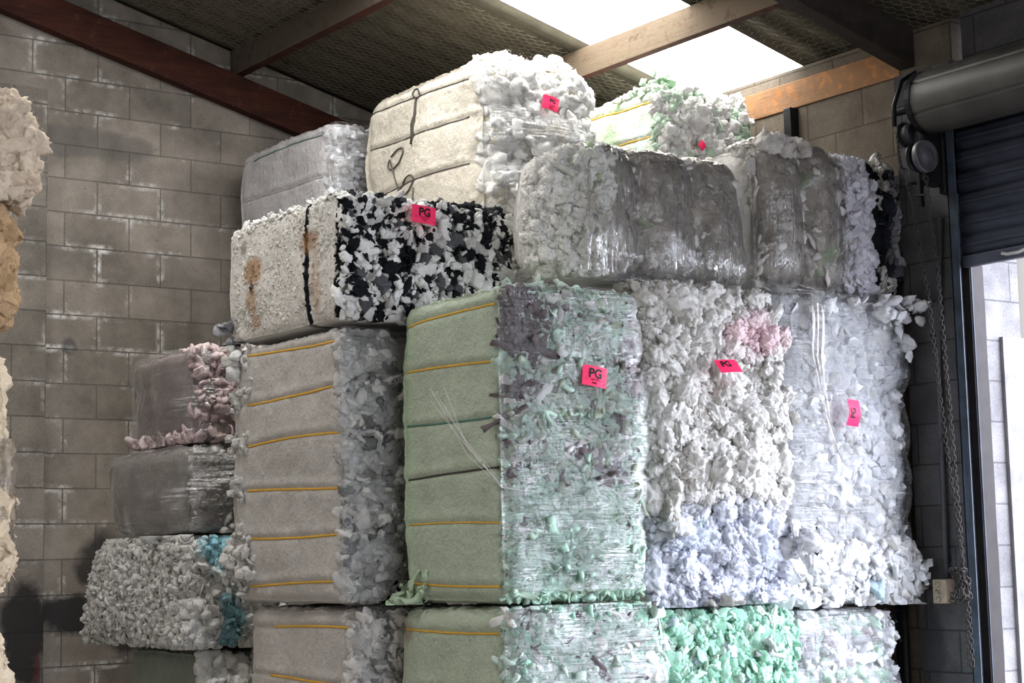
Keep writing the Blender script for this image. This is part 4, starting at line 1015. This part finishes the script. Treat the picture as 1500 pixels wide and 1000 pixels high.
b.shreds('-y', 700, .024, {'wad': 3, 'flake': 4, 'tuft': 2}, pal((.68, .675, .655), [], [((0, 2), (-.45, .7), (.3, .4), AQUA, .9), ((0, 2), (-.2, -.5), (.25, .6), (.2, .42, .5), .9)]), layers=(-.4, 1.0), fibres=4)
b.shreds('+y', 200, .024, {'flake': 4, 'lump': 3}, kf, u=(-1, -.3), layers=(-.4, .9), fibres=3)
b.cluster((-.26, -.3, .54), (.05, .12, .02), 40, .03, {'wad': 3, 'tuft': 2}, np.array(kf(np.zeros((1, 3)), None, np.zeros((1, 3)))[0]))
b.emit()
b = Bale((3.92, 4.4, 8.05, 8.9, 0, 1.17), 'dull green-grey bale at the foot of the shaded column', 74, lim=dict(z1=1.178), r=.06, puff=.03, lump=.03)
b.body(pal((.22, .25, .21)), CUTL)
b.shreds('-y', 200, .04, {'wad': 5, 'flake': 2}, pal((.66, .66, .64)), v=(.2, 1), layers=(-.6, .8), fibres=4)
b.emit()

# beige column
b = Bale((1.80, 2.45, 6.42, 7.1, 2.97, 3.38), 'cream fluffy bale with long woolly locks, topmost of the beige column', 81, lim=dict(z0=2.967), r=.12, puff=.03, lump=.04)
b.body(pal((.6, .5, .39)), CUT)
b.shreds('-y', 190, .042, {'lock': 8, 'tuft': 1}, pal(CREAM, [((.62, .5, .38), .25)]), layers=(-.9, .4), fibres=10, u=(.45, 1))
b.shreds('+x', 110, .038, {'lock': 8, 'tuft': 1}, pal(CREAM), u=(-1, .2), layers=(-.8, .5), fibres=9)
b.shreds('+z', 60, .038, {'lock': 8, 'tuft': 1}, pal(CREAM), v=(-1, -.3), u=(.4, 1), layers=(-.6, .5), fibres=9)
b.emit()
b = Bale((1.80, 2.385, 6.42, 7.1, 2.50, 2.96), 'tan brown fluffy bale between two cream bales', 82, lim=dict(z0=2.487, z1=2.963), r=.12, puff=.03, lump=.04)
b.body(pal((.4, .27, .15)), CUT)
b.shreds('-y', 190, .040, {'lock': 8, 'tuft': 1}, pal(TAN, [((.42, .28, .15), .25)]), layers=(-.9, .6), fibres=10, u=(.45, 1))
b.shreds('+x', 110, .036, {'lock': 8, 'tuft': 1}, pal(TAN), u=(-1, .2), layers=(-.8, .4), fibres=9)
b.emit()
b = Bale((1.80, 2.375, 6.42, 7.1, 1.42, 2.47), 'smooth cream bale with crinkled film round its lower half', 83, lim=dict(z0=1.417, z1=2.483), r=.16, puff=.03, lump=.02)
b.body(pal(CREAM2, patches=[((0, 2), (.5, .3), (.1, .03), (.4, .28, .15), .5)]), CUTL, rough_y=.0)
b.shreds('-y', 90, .034, {'lock': 8, 'tuft': 1}, pal((.62, .5, .36)), layers=(-.7, .5), fibres=8, u=(.2, 1), v=(-.75, .0))
b.shreds('+x', 50, .034, {'lock': 8, 'tuft': 1}, pal((.62, .5, .36)), layers=(-.7, .4), fibres=8, u=(-1, 0), v=(-.75, .0))
b.emit()
b.film(['-y', '+x'], .03, FILM_H, shrink={'-y': (-.2, 1, -.5, .25), '+x': (-1, .2, -.5, .25)}, freq=(4, 4, 14), amp=.016)
b = Bale((1.80, 2.385, 6.42, 7.1, 0, 1.41), 'creased cream bale at the foot of the beige column', 84, lim=dict(z1=1.413), r=.14, puff=.03, lump=.03, lobes=(2, .2, .02, .1))
b.body(pal(CREAM2), CUTL, rough_y=.0)

# ----------------------------------------------------------------- daylight
w = bpy.data.worlds.new('daylight'); scene.world = w; w.use_nodes = True
nt = w.node_tree; nt.nodes.clear()
tc = nt.nodes.new('ShaderNodeTexCoord'); sp = nt.nodes.new('ShaderNodeSeparateXYZ'); nt.links.new(tc.outputs['Generated'], sp.inputs[0])
mr = nt.nodes.new('ShaderNodeMapRange'); dt = nt.nodes.new('ShaderNodeVectorMath'); dt.operation = 'DOT_PRODUCT'; nt.links.new(tc.outputs['Generated'], dt.inputs[0]); dt.inputs[1].default_value = (.80, -.60, 0)
nt.links.new(dt.outputs['Value'], mr.inputs['Value'])
mr.inputs['From Min'].default_value = .25; mr.inputs['From Max'].default_value = .97
mx = nt.nodes.new('ShaderNodeMix'); mx.data_type = 'RGBA'; nt.links.new(mr.outputs[0], mx.inputs[0])
mx.inputs[6].default_value = (.42, .385, .345, 1); mx.inputs[7].default_value = (15.5, 16.4, 18.9, 1)
bg = nt.nodes.new('ShaderNodeBackground'); nt.links.new(mx.outputs[2], bg.inputs['Color']); bg.inputs['Strength'].default_value = 1.0
ow = nt.nodes.new('ShaderNodeOutputWorld'); nt.links.new(bg.outputs[0], ow.inputs['Surface'])

scene.view_settings.view_transform = 'Standard'; scene.view_settings.look = 'None'
scene.view_settings.gamma = 1.0; scene.view_settings.use_curve_mapping = False
scene.view_settings.exposure = 0.0
